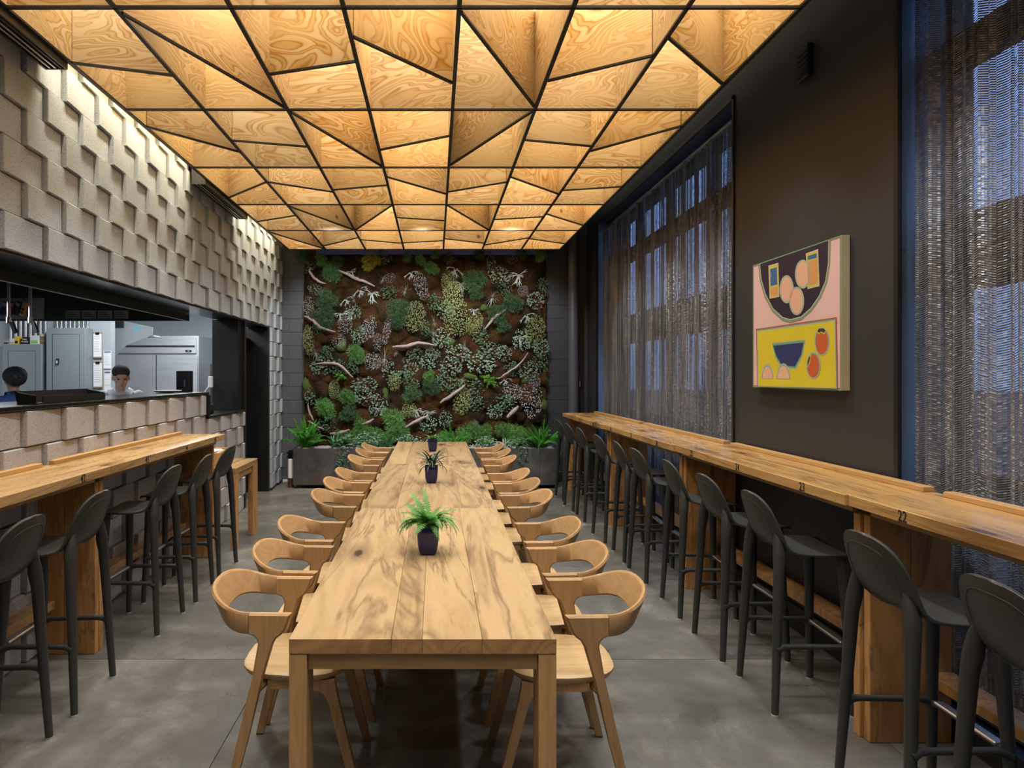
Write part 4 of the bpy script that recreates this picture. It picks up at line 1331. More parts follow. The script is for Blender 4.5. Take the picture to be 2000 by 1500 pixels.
# black steel tray on the sill and tablet at the far end
tr = tag(empty('steel_tray', (-2.38, 4.39, 1.4285)), 'long black steel ticket tray standing on the hatch sill', 'tray')
MB().box(-.06, .06, -.41, .41, 0, .006).build('bottom', BLACK_SATIN, tr)
MB().prism([(.052, .0065), (.06, .0065), (.06, .045), (.052, .045)], -.35, .41, lambda u, v, w: (u, w, v)).build('front_wall', BLACK_SATIN, tr)
MB().prism([(-.06, .0065), (-.05, .0065), (-.065, .075), (-.075, .075)], -.41, .41, lambda u, v, w: (u, w, v)).build('rear_wall', BLACK_SATIN, tr)
for y in (-.41, .40):
    MB().prism([(-.049, .0065), (.0515, .0065), (.0515, .05), (-.01, .06), (-.062, .07)], y, y + .01, lambda u, v, w: (u, w, v)).build('end_wall', BLACK_SATIN, tr)
tb = tag(empty('tablet_screen', (-2.58, 7.02, 1.24)), 'black upright tablet with blue sticker at the end of the sill', 'tablet')
MB().box(-.085, .085, 0, .012, 0, .40, .004).build('case', BLACK_STEEL, tb)
MB().box(-.005, .01, -.001, -.0002, .24, .31).build('blue_sticker', BLUE_INK, tb)
MB().box(-.06, .06, -.05, .10, -.0545, -.001, .003).build('stand', BLACK_SATIN, tb)
pl = tag(empty('white_plate', (-2.52, 6.42, 1.4285)), 'white plate rim showing just above the hatch sill', 'plate')
autosmooth(MB().lathe([(.05, 0), (.09, .006), (.13, .022), (.13, .026), (.09, .012), (.02, .008)], 24).build('plate_body', PAPER, pl))
# counter that carries the plate
ct = tag(empty('prep_counter', (-3.1, 5.0, 0)), 'stainless prep counter behind the hatch sill', 'counter')
MB().box(-.28, .30, -3.0, 1.45, .88, .915, .003).build('worktop', STAINLESS, ct)
for x in (-.25, .27):
    for y in (-2.9, -.6, 1.35): MB().tube([(x, y, 0), (x, y, .88)], .02, 8).build('leg', STAINLESS, ct)
pp_ = tag(empty('power_outlet', (-2.60, 7.97, 1.45)), 'white outlet box with cable by the black steel post', 'outlet')
MB().box(-.045, .0, -.025, .025, 0, .13, .005).build('cover', PAPER, pp_)
autosmooth(MB().tube([(-.03, -.03, .02), (-.06, -.06, -.03), (-.10, -.05, -.14), (-.11, -.04, -.25)], .005, 6).build('cable', PAPER, pp_))
cs = tag(empty('card_reader', (-2.45, 7.35, 1.1855)), 'small black card reader on the lower steel ledge', 'card reader')
MB().box(-.05, .05, -.07, .07, 0, .10, .01).build('body', BLACK_SATIN, cs)
MB().box(-.03, .03, -.072, -.0705, .03, .07).build('screen', GREY_PAINT, cs)

# ---- cooks
SKIN = plain('skin', (.66, .40, .31), .5, 0, .06)
SKIN2 = plain('skin_tan', (.42, .22, .13), .5, 0, .06)
DENIM = plain('grey_trousers', (.05, .05, .06), .8)
def remesh(o, vox=.011, smooth=6):
    m = o.modifiers.new('skin', 'REMESH'); m.mode = 'VOXEL'; m.voxel_size = vox; m.use_smooth_shade = True
    s = o.modifiers.new('soft', 'SMOOTH'); s.factor = .5; s.iterations = smooth
    return o
def limb(mb, pts, rad):
    pts = [Vector(p) for p in pts]
    for i in range(len(pts) - 1):
        L = (pts[i + 1] - pts[i]).length; k = max(2, int(L / .03))
        for q in range(k + 1):
            s = q / k
            mb.ball(pts[i].lerp(pts[i + 1], s), rad[i] + (rad[i + 1] - rad[i]) * s, 10, 7)
def person(loc, rz, label, skin, shirt, nod, headturn, H=1.66, female=True):
    k = H / 1.66
    p = tag(empty('person', loc, rz), label, 'person')
    hands = {}
    body = MB(); sh_ = MB()
    for s in (-1, 1):
        limb(body, [(0, s * .085, .86), (.01, s * .09, .48), (-.005, s * .095, .09)], [.085, .055, .038])
        body.ball((.05, s * .095, .045), (.12, .042, .04))
        el = (-.02, s * .235, 1.12); wr = (.20, s * .17, 1.08)
        limb(body, [(0, s * .175, 1.36), el, wr], [.045, .037, .026])
        body.ball((.235, s * .165, 1.075), (.045, .036, .016))
        for q in range(4):
            y = s * (.165 + (q - 1.5) * .019)
            L_ = (.062, .072, .068, .052)[q]
            limb(body, [(.265, y, 1.076), (.265 + L_ * .55, y, 1.070), (.265 + L_ * .85, y, 1.05)], [.0095, .0088, .0075])
        limb(body, [(.225, s * .135, 1.073), (.255, s * .118, 1.066), (.275, s * .118, 1.055)], [.011, .010, .008])
        limb(sh_, [(0, s * .165, 1.355), el, (.07, s * .212, 1.105)], [.064, .056, .05])
    TZs = [.84, .90, .98, 1.06, 1.14, 1.22, 1.30, 1.36]
    TRx = [.110, .112, .104, .100, .106, .112, .108, .090]; TRy = [.150, .152, .138, .130, .138, .150, .158, .150]
    for q in range(27):
        z = .84 + .02 * q
        rx, ry = float(np.interp(z, TZs, TRx)), float(np.interp(z, TZs, TRy))
        body.ball((0, 0, z), (rx, ry, .05), 16, 8)
        if z > .87: sh_.ball((0, 0, z), (rx + .020, ry + .022, .055), 18, 8)
    sh_.ball((0, 0, 1.385), (.075, .12, .04), 16, 8)
    neck = Vector((.0, 0, 1.36)); 
    limb(body, [neck, (.018, 0, 1.45)], [.052, .047])
    # head, turned and nodded about the top of the neck
    piv = Vector((.015, 0, 1.455))
    rot = Matrix.Rotation(headturn, 3, 'Z') @ Matrix.Rotation(nod, 3, 'Y')
    def hp(x, y, z): return piv + rot @ Vector((x, y, z))
    def hb(mb, c, r): mb.ball(hp(*c), r, 16, 10, rot=rot)
    hb(body, (.005, 0, .115), (.092, .074, .098)); hb(body, (.035, 0, .045), (.062, .056, .062)); hb(body, (.070, 0, .005), (.024, .026, .02))
    hb(body, (.088, 0, .128), (.022, .05, .02)); hb(body, (.105, 0, .072), (.016, .013, .022)); hb(body, (.098, 0, .092), (.012, .009, .026))
    hb(body, (.085, 0, .033), (.018, .024, .011))
    for s in (-1, 1):
        hb(body, (.072, s * .036, .068), (.022, .022, .022)); hb(body, (.0, s * .076, .082), (.018, .010, .030))
    b = remesh(body.build('body', skin, p), .0085, 4)
    for s in (-1, 1):
        ey = MB(); ey.ball(hp(.086, s * .031, .097), (.010, .013, .006), 12, 8, rot=rot); ey.build('eye', INK, b, True)
        br = MB(); br.tube([hp(.094, s * .016, .122), hp(.098, s * .033, .126), hp(.084, s * .048, .120)], .0035, 6); br.build('eyebrow', plain('brow', (.04, .025, .02), .8) if 'brow' not in bpy.data.materials else bpy.data.materials['brow'], b)
    lp = MB(); lp.ball(hp(.1005, 0, .034), (.006, .021, .006), 12, 8, rot=rot); lp.build('lips', plain('lips', (.42, .15, .13), .4) if 'lips' not in bpy.data.materials else bpy.data.materials['lips'], b, True)
    remesh(sh_.build('shirt', shirt, p), .012, 4)
    tro = MB()
    for s in (-1, 1): limb(tro, [(0, s * .085, .88), (.01, s * .09, .48), (-.005, s * .095, .10)], [.098, .07, .058])
    for z in (.82, .84, .86, .88): tro.ball((0, 0, z), (.124, .166, .06), 16, 8)
    remesh(tro.build('trousers', DENIM, p), .014, 4)
    p.scale = (k, k, k)
    return p, hp, rot, b
# cook with backwards cap, looking down
p, hp, rot, b = person((-3.25, 7.05, 0), -1.15, 'person in pale grey shirt and dark cap looking down behind the hatch', SKIN, plain('pale_shirt', (.50, .56, .60), .8), .26, .12, 1.69)
HAIR = plain('dark_hair', (.03, .02, .016), .6, 0, .4, 60)
h = MB(); h.ball(hp(-.012, 0, .118), (.094, .079, .095), 18, 12, rot=rot); h.ball(hp(-.05, 0, .06), (.055, .06, .06), 14, 8, rot=rot)
limb(h, [hp(-.09, 0, .07), hp(-.125, -.01, .03), hp(-.12, -.015, -.05)], [.03, .032, .016])
remesh(h.build('hair', HAIR, p), .009, 3)
cp = MB(); cp.ball(hp(-.005, 0, .150), (.102, .086, .076), 20, 12, rot=rot); cp.ball(hp(-.095, 0, .125), (.05, .06, .012), 14, 8, rot=rot)
remesh(cp.build('cap', plain('dark_cap', (.045, .040, .042), .8), p), .009, 3)
co = MB()
for s in (-1, 1):
    co.add([(.02, s * .07, 1.43), (.085, s * .05, 1.375), (.105, s * .105, 1.365), (.04, s * .125, 1.415), (-.06, s * .075, 1.445), (-.06, s * .09, 1.42)], [(0, 1, 2, 3), (4, 0, 3, 5)])
co.build('collar', bpy.data.materials['pale_shirt'], p)
# cook with dark knit cap and blue shirt, turned away
p, hp, rot, b = person((-4.0, 6.5, 0), 2.35, 'person in dark knitted cap and blue shirt turned away behind the hatch', SKIN2, plain('blue_shirt', (.035, .07, .26), .75), .12, 0, 1.66)
def knit():
    t = NT('dark_knit'); v = t.coords(rand=False)
    w = t.n('ShaderNodeTexWave'); w.inputs['Scale'].default_value = 28; w.inputs['Distortion'].default_value = 5; t.l(v, w.inputs['Vector'])
    t.col(t.mix(w.outputs['Fac'], (.008, .009, .010), (.035, .037, .04))); t.rough(.85); t.bump(w.outputs['Fac'], .8, .01)
    return t.mat
cp = MB(); cp.ball(hp(-.022, 0, .135), (.120, .105, .090), 22, 14, rot=rot); cp.ball(hp(-.06, 0, .115), (.095, .095, .085), 18, 12, rot=rot)
remesh(cp.build('knitted_cap', knit(), p), .009, 3)
ap = MB(); ap.tube([(.05, .07, 1.39), (-.03, .085, 1.43), (-.075, .0, 1.445), (-.03, -.085, 1.43), (.05, -.07, 1.39)], .014, 8, flat=.6)
ap.build('apron_strap', plain('navy_strap', (.015, .025, .10), .8), p)
# ============================================================ MOSS WALL AND PLANTER
GX0, GX1, GZ0, GZ1, GY = -1.935, 1.635, .575, 3.36, 10.10
def moss_panel():
    nx, nz = 250, 206
    rg = np.random.RandomState(11)
    xs_ = np.linspace(GX0, GX1, nx); zs_ = np.linspace(GZ0, GZ1, nz)
    Xg, Zg = np.meshgrid(xs_, zs_, indexing='ij')
    D = np.zeros_like(Xg)
    for _ in range(520):
        cx, cz = rg.uniform(GX0, GX1), rg.uniform(GZ0, GZ1)
        r = rg.uniform(.05, .15); h = r * rg.uniform(.45, .8)
        q = 1 - ((Xg - cx) ** 2 + (Zg - cz) ** 2) / r ** 2
        D = np.maximum(D, np.where(q > 0, h * np.sqrt(np.maximum(q, 0)), 0))
    D += rg.uniform(0, .010, D.shape)
    Y = GY - .01 - D
    Xo, Zo = Xg + rg.uniform(-.004, .004, D.shape), Zg + rg.uniform(-.004, .004, D.shape)
    v = np.stack([Xo, Y, Zo], -1).reshape(-1, 3)
    i = np.arange(nx * nz).reshape(nx, nz)
    f = np.stack([i[:-1, :-1], i[1:, :-1], i[1:, 1:], i[:-1, 1:]], -1).reshape(-1, 4)
    me = bpy.data.meshes.new('moss')
    me.from_pydata(v.tolist(), [], f.tolist())
    me.polygons.foreach_set('use_smooth', [True] * len(me.polygons))
    t = NT('brown_moss'); c_ = t.coords(rand=False)
    n1 = t.noise(c_, 2.4, 4, .6, .4); n2 = t.noise(c_, 60, 3, .7); n3 = t.noise(c_, 4.0, 3)
    c = t.ramp(n1, [(.30, (.012, .009, .005)), (.44, (.034, .020, .009)), (.56, (.085, .036, .013)), (.68, (.030, .026, .010))])
    c = t.mix(t.ramp(n3, [(.56, 0), (.66, .6)]), c, (.045, .055, .012))
    c = t.mix(t.ramp(n2, [(.35, .75), (.6, 0)]), c, (.010, .006, .004))
    t.col(c); t.rough(.95); t.bump(n2, .9, .02); t.set(Specular_IOR_Level=.1)
    me.materials.append(t.mat)
    e = tag(empty('moss_wall', ((GX0 + GX1) / 2, GY, GZ0)), 'brown moss panel of the green wall that carries all the plants', 'plant wall')
    o = link('moss', me, e, (-(GX0 + GX1) / 2, -GY, -GZ0)); o['kind'] = 'stuff'
    MB().box(GX0 - (GX0 + GX1) / 2, GX1 - (GX0 + GX1) / 2, -.005, YB - GY - .008, 0, GZ1 - GZ0).build('backing_board', SOIL, e)
moss_panel()
rgp = random.Random(21)
def spray(n, L, w, updown=.25, hemi=True, seed=0, tiers=3):
    """feathery ball: stems with fine needles"""
    rg = random.Random(seed); mb = MB()
    for k in range(n):
        a = rg.uniform(0, 2 * PI); el = rg.uniform(-.5, 1.3)
        d = Vector((math.cos(a) * math.cos(el), -abs(math.sin(a)) * math.cos(el) * .8, math.sin(el) * .9)).normalized()
        p0 = Vector((0, 0, 0)); st = 6; p = p0.copy()
        ln = L * rg.uniform(.6, 1.0)
        for i in range(st):
            d2 = (d + Vector((0, 0, -.22 * i / st))).normalized()
            q = p + d2 * ln / st
            for _ in range(tiers):
                r = Vector((rg.uniform(-1, 1), rg.uniform(-1, .6), rg.uniform(-1, 1))).normalized()
                t = (d2 * .5 + r).normalized()
                sd = t.cross(d2); sd = sd.normalized() * w if sd.length > 1e-4 else Vector((w, 0, 0))
                b = p.lerp(q, rg.random())
                l2 = ln * rg.uniform(.14, .26)
                mb.add([b - sd * .5, b + t * l2 * .5 - sd, b + t * l2, b + t * l2 * .5 + sd], [(0, 1, 2, 3)])
            p = q; d = d2
    return mb
def fuzz(n, R_, seed, lobes=11, ln=.034, w=.0022):
    """cloud of fine needles gathered in rounded lobes"""
    rg = random.Random(seed); mb = MB()
    L = []
    for k in range(lobes):
        a = 2 * PI * k / lobes + rg.uniform(-.3, .3); q = R_ * rg.uniform(.25, .72)
        L.append((Vector((math.cos(a) * q, -rg.uniform(.02, .09), math.sin(a) * q)), R_ * rg.uniform(.26, .42)))
    for k in range(n):
        c, r = L[rg.randrange(lobes)]
        d = Vector((rg.gauss(0, 1), rg.gauss(0, 1), rg.gauss(0, 1))).normalized()
        if d.y > .4: d.y = -d.y
        b = c + d * r * rg.uniform(.35, .95)
        t = (d + Vector((rg.uniform(-.8, .8), rg.uniform(-.6, .6), rg.uniform(-.9, .6)))).normalized()
        sd = t.cross(Vector((rg.uniform(-1, 1), -1, rg.uniform(-1, 1))))
        sd = sd.normalized() * w if sd.length > 1e-3 else Vector((w, 0, 0))
        l2 = ln * rg.uniform(.6, 1.3)
        mb.add([b, b + t * l2 * .5 - sd, b + t * l2, b + t * l2 * .5 + sd], [(0, 1, 2, 3)])
    return mb
def leafcloud(n, rx, rz, dep, lw, ll, seed, droop=.3, lobes=0):
    rg = random.Random(seed); mb = MB()
    for k in range(n):
        while True:
            x, z = rg.uniform(-1, 1), rg.uniform(-1, 1)
            if x * x + z * z < 1: break
        b = Vector((x * rx, -dep * math.sqrt(max(0, 1 - x * x - z * z)) * rg.uniform(.5, 1.1), z * rz))
        d = Vector((rg.uniform(-1, 1), rg.uniform(-.9, .1), rg.uniform(-1, .8) - droop)).normalized()
        nrm = Vector((rg.uniform(-.6, .6), -1, rg.uniform(-.2, .9))).normalized()
        sd = d.cross(nrm); sd = sd.normalized() if sd.length > 1e-4 else Vector((1, 0, 0))
        s = rg.uniform(.6, 1.25); L = ll * s; w = lw * s
        up = nrm * w * .25
        if lobes:
            mb.add([b, b + d * L * .15 + sd * w * 1.1, b + d * L * .45 + sd * w * .6, b + d * L * .62 + sd * w * .95, b + d * L,
                    b + d * L * .62 - sd * w * .95, b + d * L * .45 - sd * w * .6, b + d * L * .15 - sd * w * 1.1, b + d * L * .4 + up],
                   [(8, i, (i + 1) % 8) for i in range(8)])
        else:
            mb.add([b, b + d * L * .45 + sd * w, b + d * L, b + d * L * .45 - sd * w], [(0, 1, 2, 3)])
    return mb
def staghorn(seed):
    """a few long forked straps fanning out and hanging"""
    rg = random.Random(seed); mb = MB()
    for k in range(7):
        a = rg.uniform(0, 2 * PI)
        def branch(p, d, w, L, lev):
            n = 4; pr = []
            for i in range(n + 1):
                s = i / n; pr.append((p.copy(), w * (1 - .3 * s) if lev == 0 else w * (1 - .85 * s)))
                d = (d + Vector((0, .06, -.16 * s + rg.uniform(-.08, .08)))).normalized(); p = p + d * L / n
            sd = d.cross(Vector((0, -1, .3))); sd = sd.normalized() if sd.length > .05 else Vector((1, 0, 0))
            vs = []
            for q, ww in pr: vs += [q - sd * ww, q + sd * ww]
            mb.add(vs, [(2 * i, 2 * i + 1, 2 * i + 3, 2 * i + 2) for i in range(n)])
            if lev < 1:
                for s in (-1, .25, 1.1)[:rg.randint(2, 3)]:
                    branch(pr[-1][0], (d + sd * s * .55).normalized(), w * .75, L * rg.uniform(.5, .9), lev + 1)
        branch(Vector((rg.uniform(-.02, .02), -.01, rg.uniform(-.02, .02))), Vector((math.cos(a), -.7, math.sin(a) * .8 - .25)).normalized(), .0075, rg.uniform(.05, .09), 0)
    return mb
def airplant(seed, L=.12, n=22, w=.004, curl=1.6):
    rg = random.Random(seed); mb = MB()
    for k in range(n):
        a = 2 * PI * k / n + rg.uniform(-.2, .2); el = rg.uniform(.1, 1.2)
        d = Vector((math.cos(a) * math.cos(el), -math.sin(el), math.sin(a) * math.cos(el))).normalized()
        p = Vector((0, -.015, 0)); sd = d.cross(Vector((0, 0, 1)))
        sd = sd.normalized() if sd.length > .05 else Vector((1, 0, 0))
        vs = []; m = 6; l = L * rg.uniform(.6, 1.05)
        for i in range(m + 1):
            s = i / m; ww = w * (1 - s * .9)
            vs += [p - sd * ww, p + sd * ww]
            d = (d + Vector((0, .08, -.10 * curl * s))).normalized(); p = p + d * l / m
        mb.add(vs, [(2 * i, 2 * i + 1, 2 * i + 3, 2 * i + 2) for i in range(m)])
    return mb
def mound(rx, rz, seed):
    rg = random.Random(seed); mb = MB()
    mb.ball((0, 0, 0), (rx, min(rx, rz) * .6, rz), 18, 12)
    mb.v = [tuple(c * q for c in v) for v in mb.v for q in (rg.uniform(.86, 1.10),)]
    return mb
ASP = leaf('asparagus_green', (.030, .085, .035), (.085, .19, .070), .6)
ASPL = leaf('light_asparagus_green', (.07, .20, .05), (.15, .34, .09), .6)
GOLD = leaf('yellowing_frond', (.42, .30, .03), (.22, .30, .05), .6)
LIMEF = leaf('lime_foxtail', (.12, .33, .05), (.24, .50, .09), .55)
FOX = leaf('foxtail_green', (.085, .34, .05), (.18, .54, .09), .6)
PALE = leaf('pale_olive_leaf', (.16, .22, .075), (.33, .38, .17), .6)
SILV = leaf('silver_leaf', (.27, .29, .32), (.48, .50, .55), .6)
GREYG = leaf('grey_green_leaf', (.11, .19, .13), (.24, .34, .25), .55)
DKIVY = leaf('ivy_green', (.035, .10, .05), (.11, .20, .11), .4)
STAG = leaf('staghorn_silver', (.24, .30, .27), (.40, .46, .43), .6)
AIRM = leaf('airplant_grey', (.28, .29, .25), (.42, .43, .38), .6)
MOSS = leaf('bright_moss', (.022, .05, .008), (.085, .13, .022), .95, 45, .1)
DRIFT = plain('driftwood', (.27, .22, .205), .85, 0, .5, 30)
PD = 9.98
V = {
 'asp': [fuzz(1900, .145, s, 13, .038, .0020).mesh('foliage', ASP) for s in (1, 2, 3)],
 'aspl': [fuzz(1900, .145, s, 13, .038, .0020).mesh('foliage', ASPL) for s in (4, 5)],
 'gold': [fuzz(1500, .145, 6, 8).mesh('foliage', GOLD)],
 'lime': [spray(16, .15, .007, seed=s, tiers=12).mesh('foliage', LIMEF) for s in (7, 8)],
 'pale': [leafcloud(560, .16, .16, .11, .0055, .016, s).mesh('foliage', PALE) for s in (9, 10)],
 'silv': [leafcloud(300, .15, .15, .06, .006, .013, s).mesh('foliage', SILV) for s in (11, 12, 13)],
 'ivy': [leafcloud(130, .17, .17, .08, .013, .028, s, lobes=1).mesh('foliage', GREYG) for s in (14, 15, 16)],
 'divy': [leafcloud(120, .17, .17, .08, .014, .031, s, lobes=1).mesh('foliage', DKIVY) for s in (17, 18)],
 'stag': [staghorn(s).mesh('foliage', STAG) for s in (19, 20, 21)],
 'air': [airplant(s).mesh('foliage', AIRM) for s in (22, 23)],
 'moss': [mound(.15, .15, s).mesh('foliage', MOSS, True) for s in (24, 25)],
}
DESC = {'asp': ('asparagus_fern', 'feathery dark green asparagus fern', 'fern'), 'aspl': ('asparagus_fern', 'feathery light green asparagus fern', 'fern'),
        'gold': ('yellow_fern', 'yellowing feathery fern', 'fern'), 'lime': ('foxtail_tuft', 'lime green foxtail tuft', 'plant'),
        'pale': ('creeping_shrub', 'pale olive tiny-leaved bush', 'plant'), 'silv': ('silver_creeper', 'silvery tiny-leaved creeper patch', 'plant'),
        'ivy': ('wall_ivy', 'grey-green ivy clump', 'ivy'), 'divy': ('wall_ivy', 'dark green ivy clump', 'ivy'),
        'stag': ('staghorn_fern', 'silvery forked staghorn fern', 'fern'), 'air': ('air_plant', 'spidery grey air plant', 'plant'), 'moss': ('moss_mound', 'bright green moss mound', 'moss')}
PL = {
 'asp': [(593, 502, 15), (660, 510, 13), (647, 533, 22), (640, 585, 23), (633, 620, 25), (778, 605, 25), (926, 548, 25), (1000, 592, 22), (970, 612, 20), (983, 638, 14), (804, 768, 20), (682, 806, 20), (841, 755, 20), (935, 497, 12), (1020, 494, 13), (775, 632, 14), (930, 575, 14)],
 'aspl': [(628, 508, 14), (697, 690, 20), (637, 796, 22), (678, 774, 18), (768, 818, 26), (783, 842, 24), (732, 850, 22), (1004, 846, 24), (925, 842, 22), (795, 503, 11), (822, 508, 12), (850, 497, 11), (1054, 500, 14), (705, 830, 18), (838, 735, 14), (690, 853, 18), (714, 846, 18), (757, 855, 18), (905, 852, 20), (945, 848, 22), (1030, 852, 20), (983, 840, 18), (870, 854, 16), (665, 850, 14)],
 'gold': [(724, 512, 20)],
 'lime': [(666, 734, 17), (956, 745, 18)],
 'pale': [(810, 617, 20, 30), (884, 580, 20, 30), (893, 620, 26, 34), (928, 632, 14, 24), (1046, 645, 19, 30), (602, 664, 10, 30), (904, 785, 17, 26), (652, 760, 10, 18), (876, 548, 14, 20), (770, 745, 12, 18), (800, 800, 14, 16)],
 'silv': [(823, 557, 14, 30), (603, 599, 12, 22), (720, 640, 14, 26), (757, 637, 9, 36), (672, 634, 16, 18), (762, 543, 12, 12), (727, 706, 18, 18), (1039, 780, 22, 38), (1002, 765, 20, 16), (660, 665, 16, 14), (736, 668, 14, 18), (1000, 505, 14, 10), (1045, 745, 12, 14)],
 'ivy': [(975, 537, 20, 16), (712, 774, 18, 16), (630, 714, 22, 16), (712, 752, 24, 14), (738, 792, 16, 20), (765, 724, 18, 18), (877, 716, 22, 18), (940, 712, 26, 18), (967, 805, 14, 14), (1036, 725, 18, 18), (835, 706, 18, 14), (895, 690, 22, 16), (960, 684, 24, 14), (1020, 665, 18, 20), (865, 660, 18, 18), (870, 604, 14, 18), (700, 655, 14, 16), (845, 690, 14, 10), (800, 720, 16, 20), (985, 690, 14, 14), (605, 775, 10, 14), (870, 820, 12, 16), (690, 610, 14, 14), (615, 565, 14, 10), (960, 512, 8, 16)],
 'divy': [(985, 787, 20, 16), (928, 787, 20, 14), (890, 753, 16, 16), (925, 756, 20, 16), (660, 718, 18, 14), (1000, 720, 14, 14), (850, 590, 14, 16), (765, 605, 10, 18), (1060, 560, 10, 18), (810, 690, 16, 12), (760, 570, 16, 12), (620, 640, 10, 12), (940, 660, 16, 14), (690, 715, 12, 14), (830, 640, 10, 14)],
 'stag': [(702, 566, 20), (726, 574, 22), (675, 585, 18), (684, 611, 18), (664, 614, 16), (890, 526, 22), (1013, 538, 24), (1028, 617, 20), (901, 555, 16), (802, 533, 18), (813, 802, 18), (835, 806, 20), (1015, 660, 20), (925, 606, 14), (687, 530, 14), (745, 800, 16)],
 'air': [(616, 688, 20), (748, 545, 13), (791, 568, 16), (962, 581, 24), (848, 630, 16), (846, 647, 14), (908, 677, 16), (946, 640, 12), (751, 700, 24), (928, 822, 12), (905, 740, 14), (690, 585, 12)],
 'moss': [(664, 674, 11, 13), (747, 562, 7, 9), (598, 754, 10, 17), (751, 764, 7, 20), (1031, 742, 13, 10), (1066, 722, 6, 7), (1066, 745, 7, 9), (1064, 792, 8, 12), (945, 600, 8, 7), (875, 668, 16, 9), (920, 735, 14, 8)],
}
occ = [q for l in PL.values() for q in l]
fk = ['ivy', 'silv', 'divy', 'asp', 'stag', 'aspl', 'ivy', 'divy', 'pale', 'air', 'divy']
for gi in range(13):
    for gj in range(9):
        x = 612 + gi * 37 + rgp.uniform(-14, 14); y = 515 + gj * 40 + rgp.uniform(-14, 14)
        if x > 1058: continue
        if min(math.hypot(q[0] - x, q[1] - y) - .55 * max(q[2:]) for q in occ) > 11:
            kd = fk[rgp.randrange(len(fk))]; r = rgp.uniform(11, 17)
            PL[kd].append((x, y, r)); occ.append((x, y, r))
for kd, lst in PL.items():
    nm, ds, ct_ = DESC[kd]
    order = sorted(lst, key=lambda q: q[0])
    cnt = {}
    tot = {}
    def third(q): return 'upper' if q[1] < 615 else 'middle' if q[1] < 735 else 'lower'
    for q in order: tot[third(q)] = tot.get(third(q), 0) + 1
    for k, q in enumerate(order):
        rx = q[2] * PD / F; rz_ = (q[3] if len(q) > 3 else q[2]) * PD / F
        c = P(q[0], q[1], PD)
        me = V[kd][k % len(V[kd])]
        base = {'asp': .145, 'aspl': .145, 'gold': .14, 'lime': .13, 'stag': .14, 'air': .11}.get(kd, .15)
        y = GY - .07 if kd not in ('moss',) else GY - .04
        if kd in ('asp', 'aspl', 'gold', 'lime', 'stag', 'air'): y = GY - .085
        f_ = -1 if rgp.random() < .5 else 1
        e = link(nm, me, None, (c.x, y, c.z), (0, rgp.uniform(-.3, .3), 0), (f_ * rx / base, 1.0 if kd != 'moss' else rx / base, rz_ / base))
        th = third(q); cnt[th] = cnt.get(th, 0) + 1
        lab = '%s, %s moss wall' % (ds, th) + (', %s from the left' % ordn(cnt[th]) if tot[th] > 1 else '')
        tag(e, lab, ct_, 'plants of the moss wall')
# driftwood
DW = [([(607, 522), (604, 530), (613, 543), (624, 551), (636, 554)], 4, 'crooked pale driftwood branch at the upper left of the moss wall'),
      ([(661, 527), (691, 542), (709, 549), (733, 560)], 5.5, 'long straight driftwood branch near the upper left of the moss wall'),
      ([(595, 617), (612, 627), (624, 639), (654, 648)], 5, 'thin driftwood branch at left middle of the moss wall'),
      ([(766, 678), (795, 675), (817, 670), (848, 674)], 6.5, 'broad whitish driftwood piece lying level at the centre of the moss wall'),
      ([(988, 605), (962, 623), (949, 641)], 5, 'driftwood stub under ferns at right of the moss wall'),
      ([(613, 711), (636, 709), (660, 711), (675, 724), (690, 738)], 4.5, 'bent driftwood branch beside the left lime foxtail tuft'),
      ([(601, 789), (606, 810), (612, 820)], 4, 'short upright driftwood piece at the lower left edge of the moss wall'),
      ([(645, 847), (660, 847), (682, 840)], 6, 'grooved driftwood lying just above the planter at left'),
      ([(600, 822), (618, 832), (632, 840)], 4, 'small driftwood piece behind the left foxtail fern'),
      ([(709, 829), (729, 819)], 5, 'short mossy driftwood piece low on the moss wall, left of centre'),
      ([(793, 834), (817, 820), (837, 813)], 5.5, 'dark driftwood branch low on the moss wall near the centre'),
      ([(859, 787), (884, 771), (908, 752)], 5.5, 'pinkish driftwood log slanting up right of the centre'),
      ([(991, 816), (1013, 793)], 7, 'thick driftwood stub at the lower right of the moss wall'),
      ([(973, 739), (992, 729), (1015, 712), (1031, 690)], 3.5, 'slender curved driftwood branch at right of the moss wall')]
for pts, r, lab in DW:
    a = P(pts[0][0], pts[0][1], 9.93)
    w = []
    for i in range(len(pts) - 1):
        for s in (0, .33, .66): w.append((pts[i][0] + (pts[i + 1][0] - pts[i][0]) * s, pts[i][1] + (pts[i + 1][1] - pts[i][1]) * s))
    w.append(pts[-1])
    q = [P(x, y, 9.93) - a + Vector((rgp.uniform(-.008, .008), rgp.uniform(-.012, .012), rgp.uniform(-.008, .008))) for x, y in w]
    rr = [r * .62 * 9.93 / F * (.28 + .72 * math.sin(PI * min(.97, (i + .6) / len(q)))) * rgp.uniform(.8, 1.15) for i in range(len(q))]
    tag(autosmooth(MB().tube(q, rr, 9).build('driftwood_branch', DRIFT, loc=a), 60), lab, 'driftwood', 'driftwood on the moss wall')

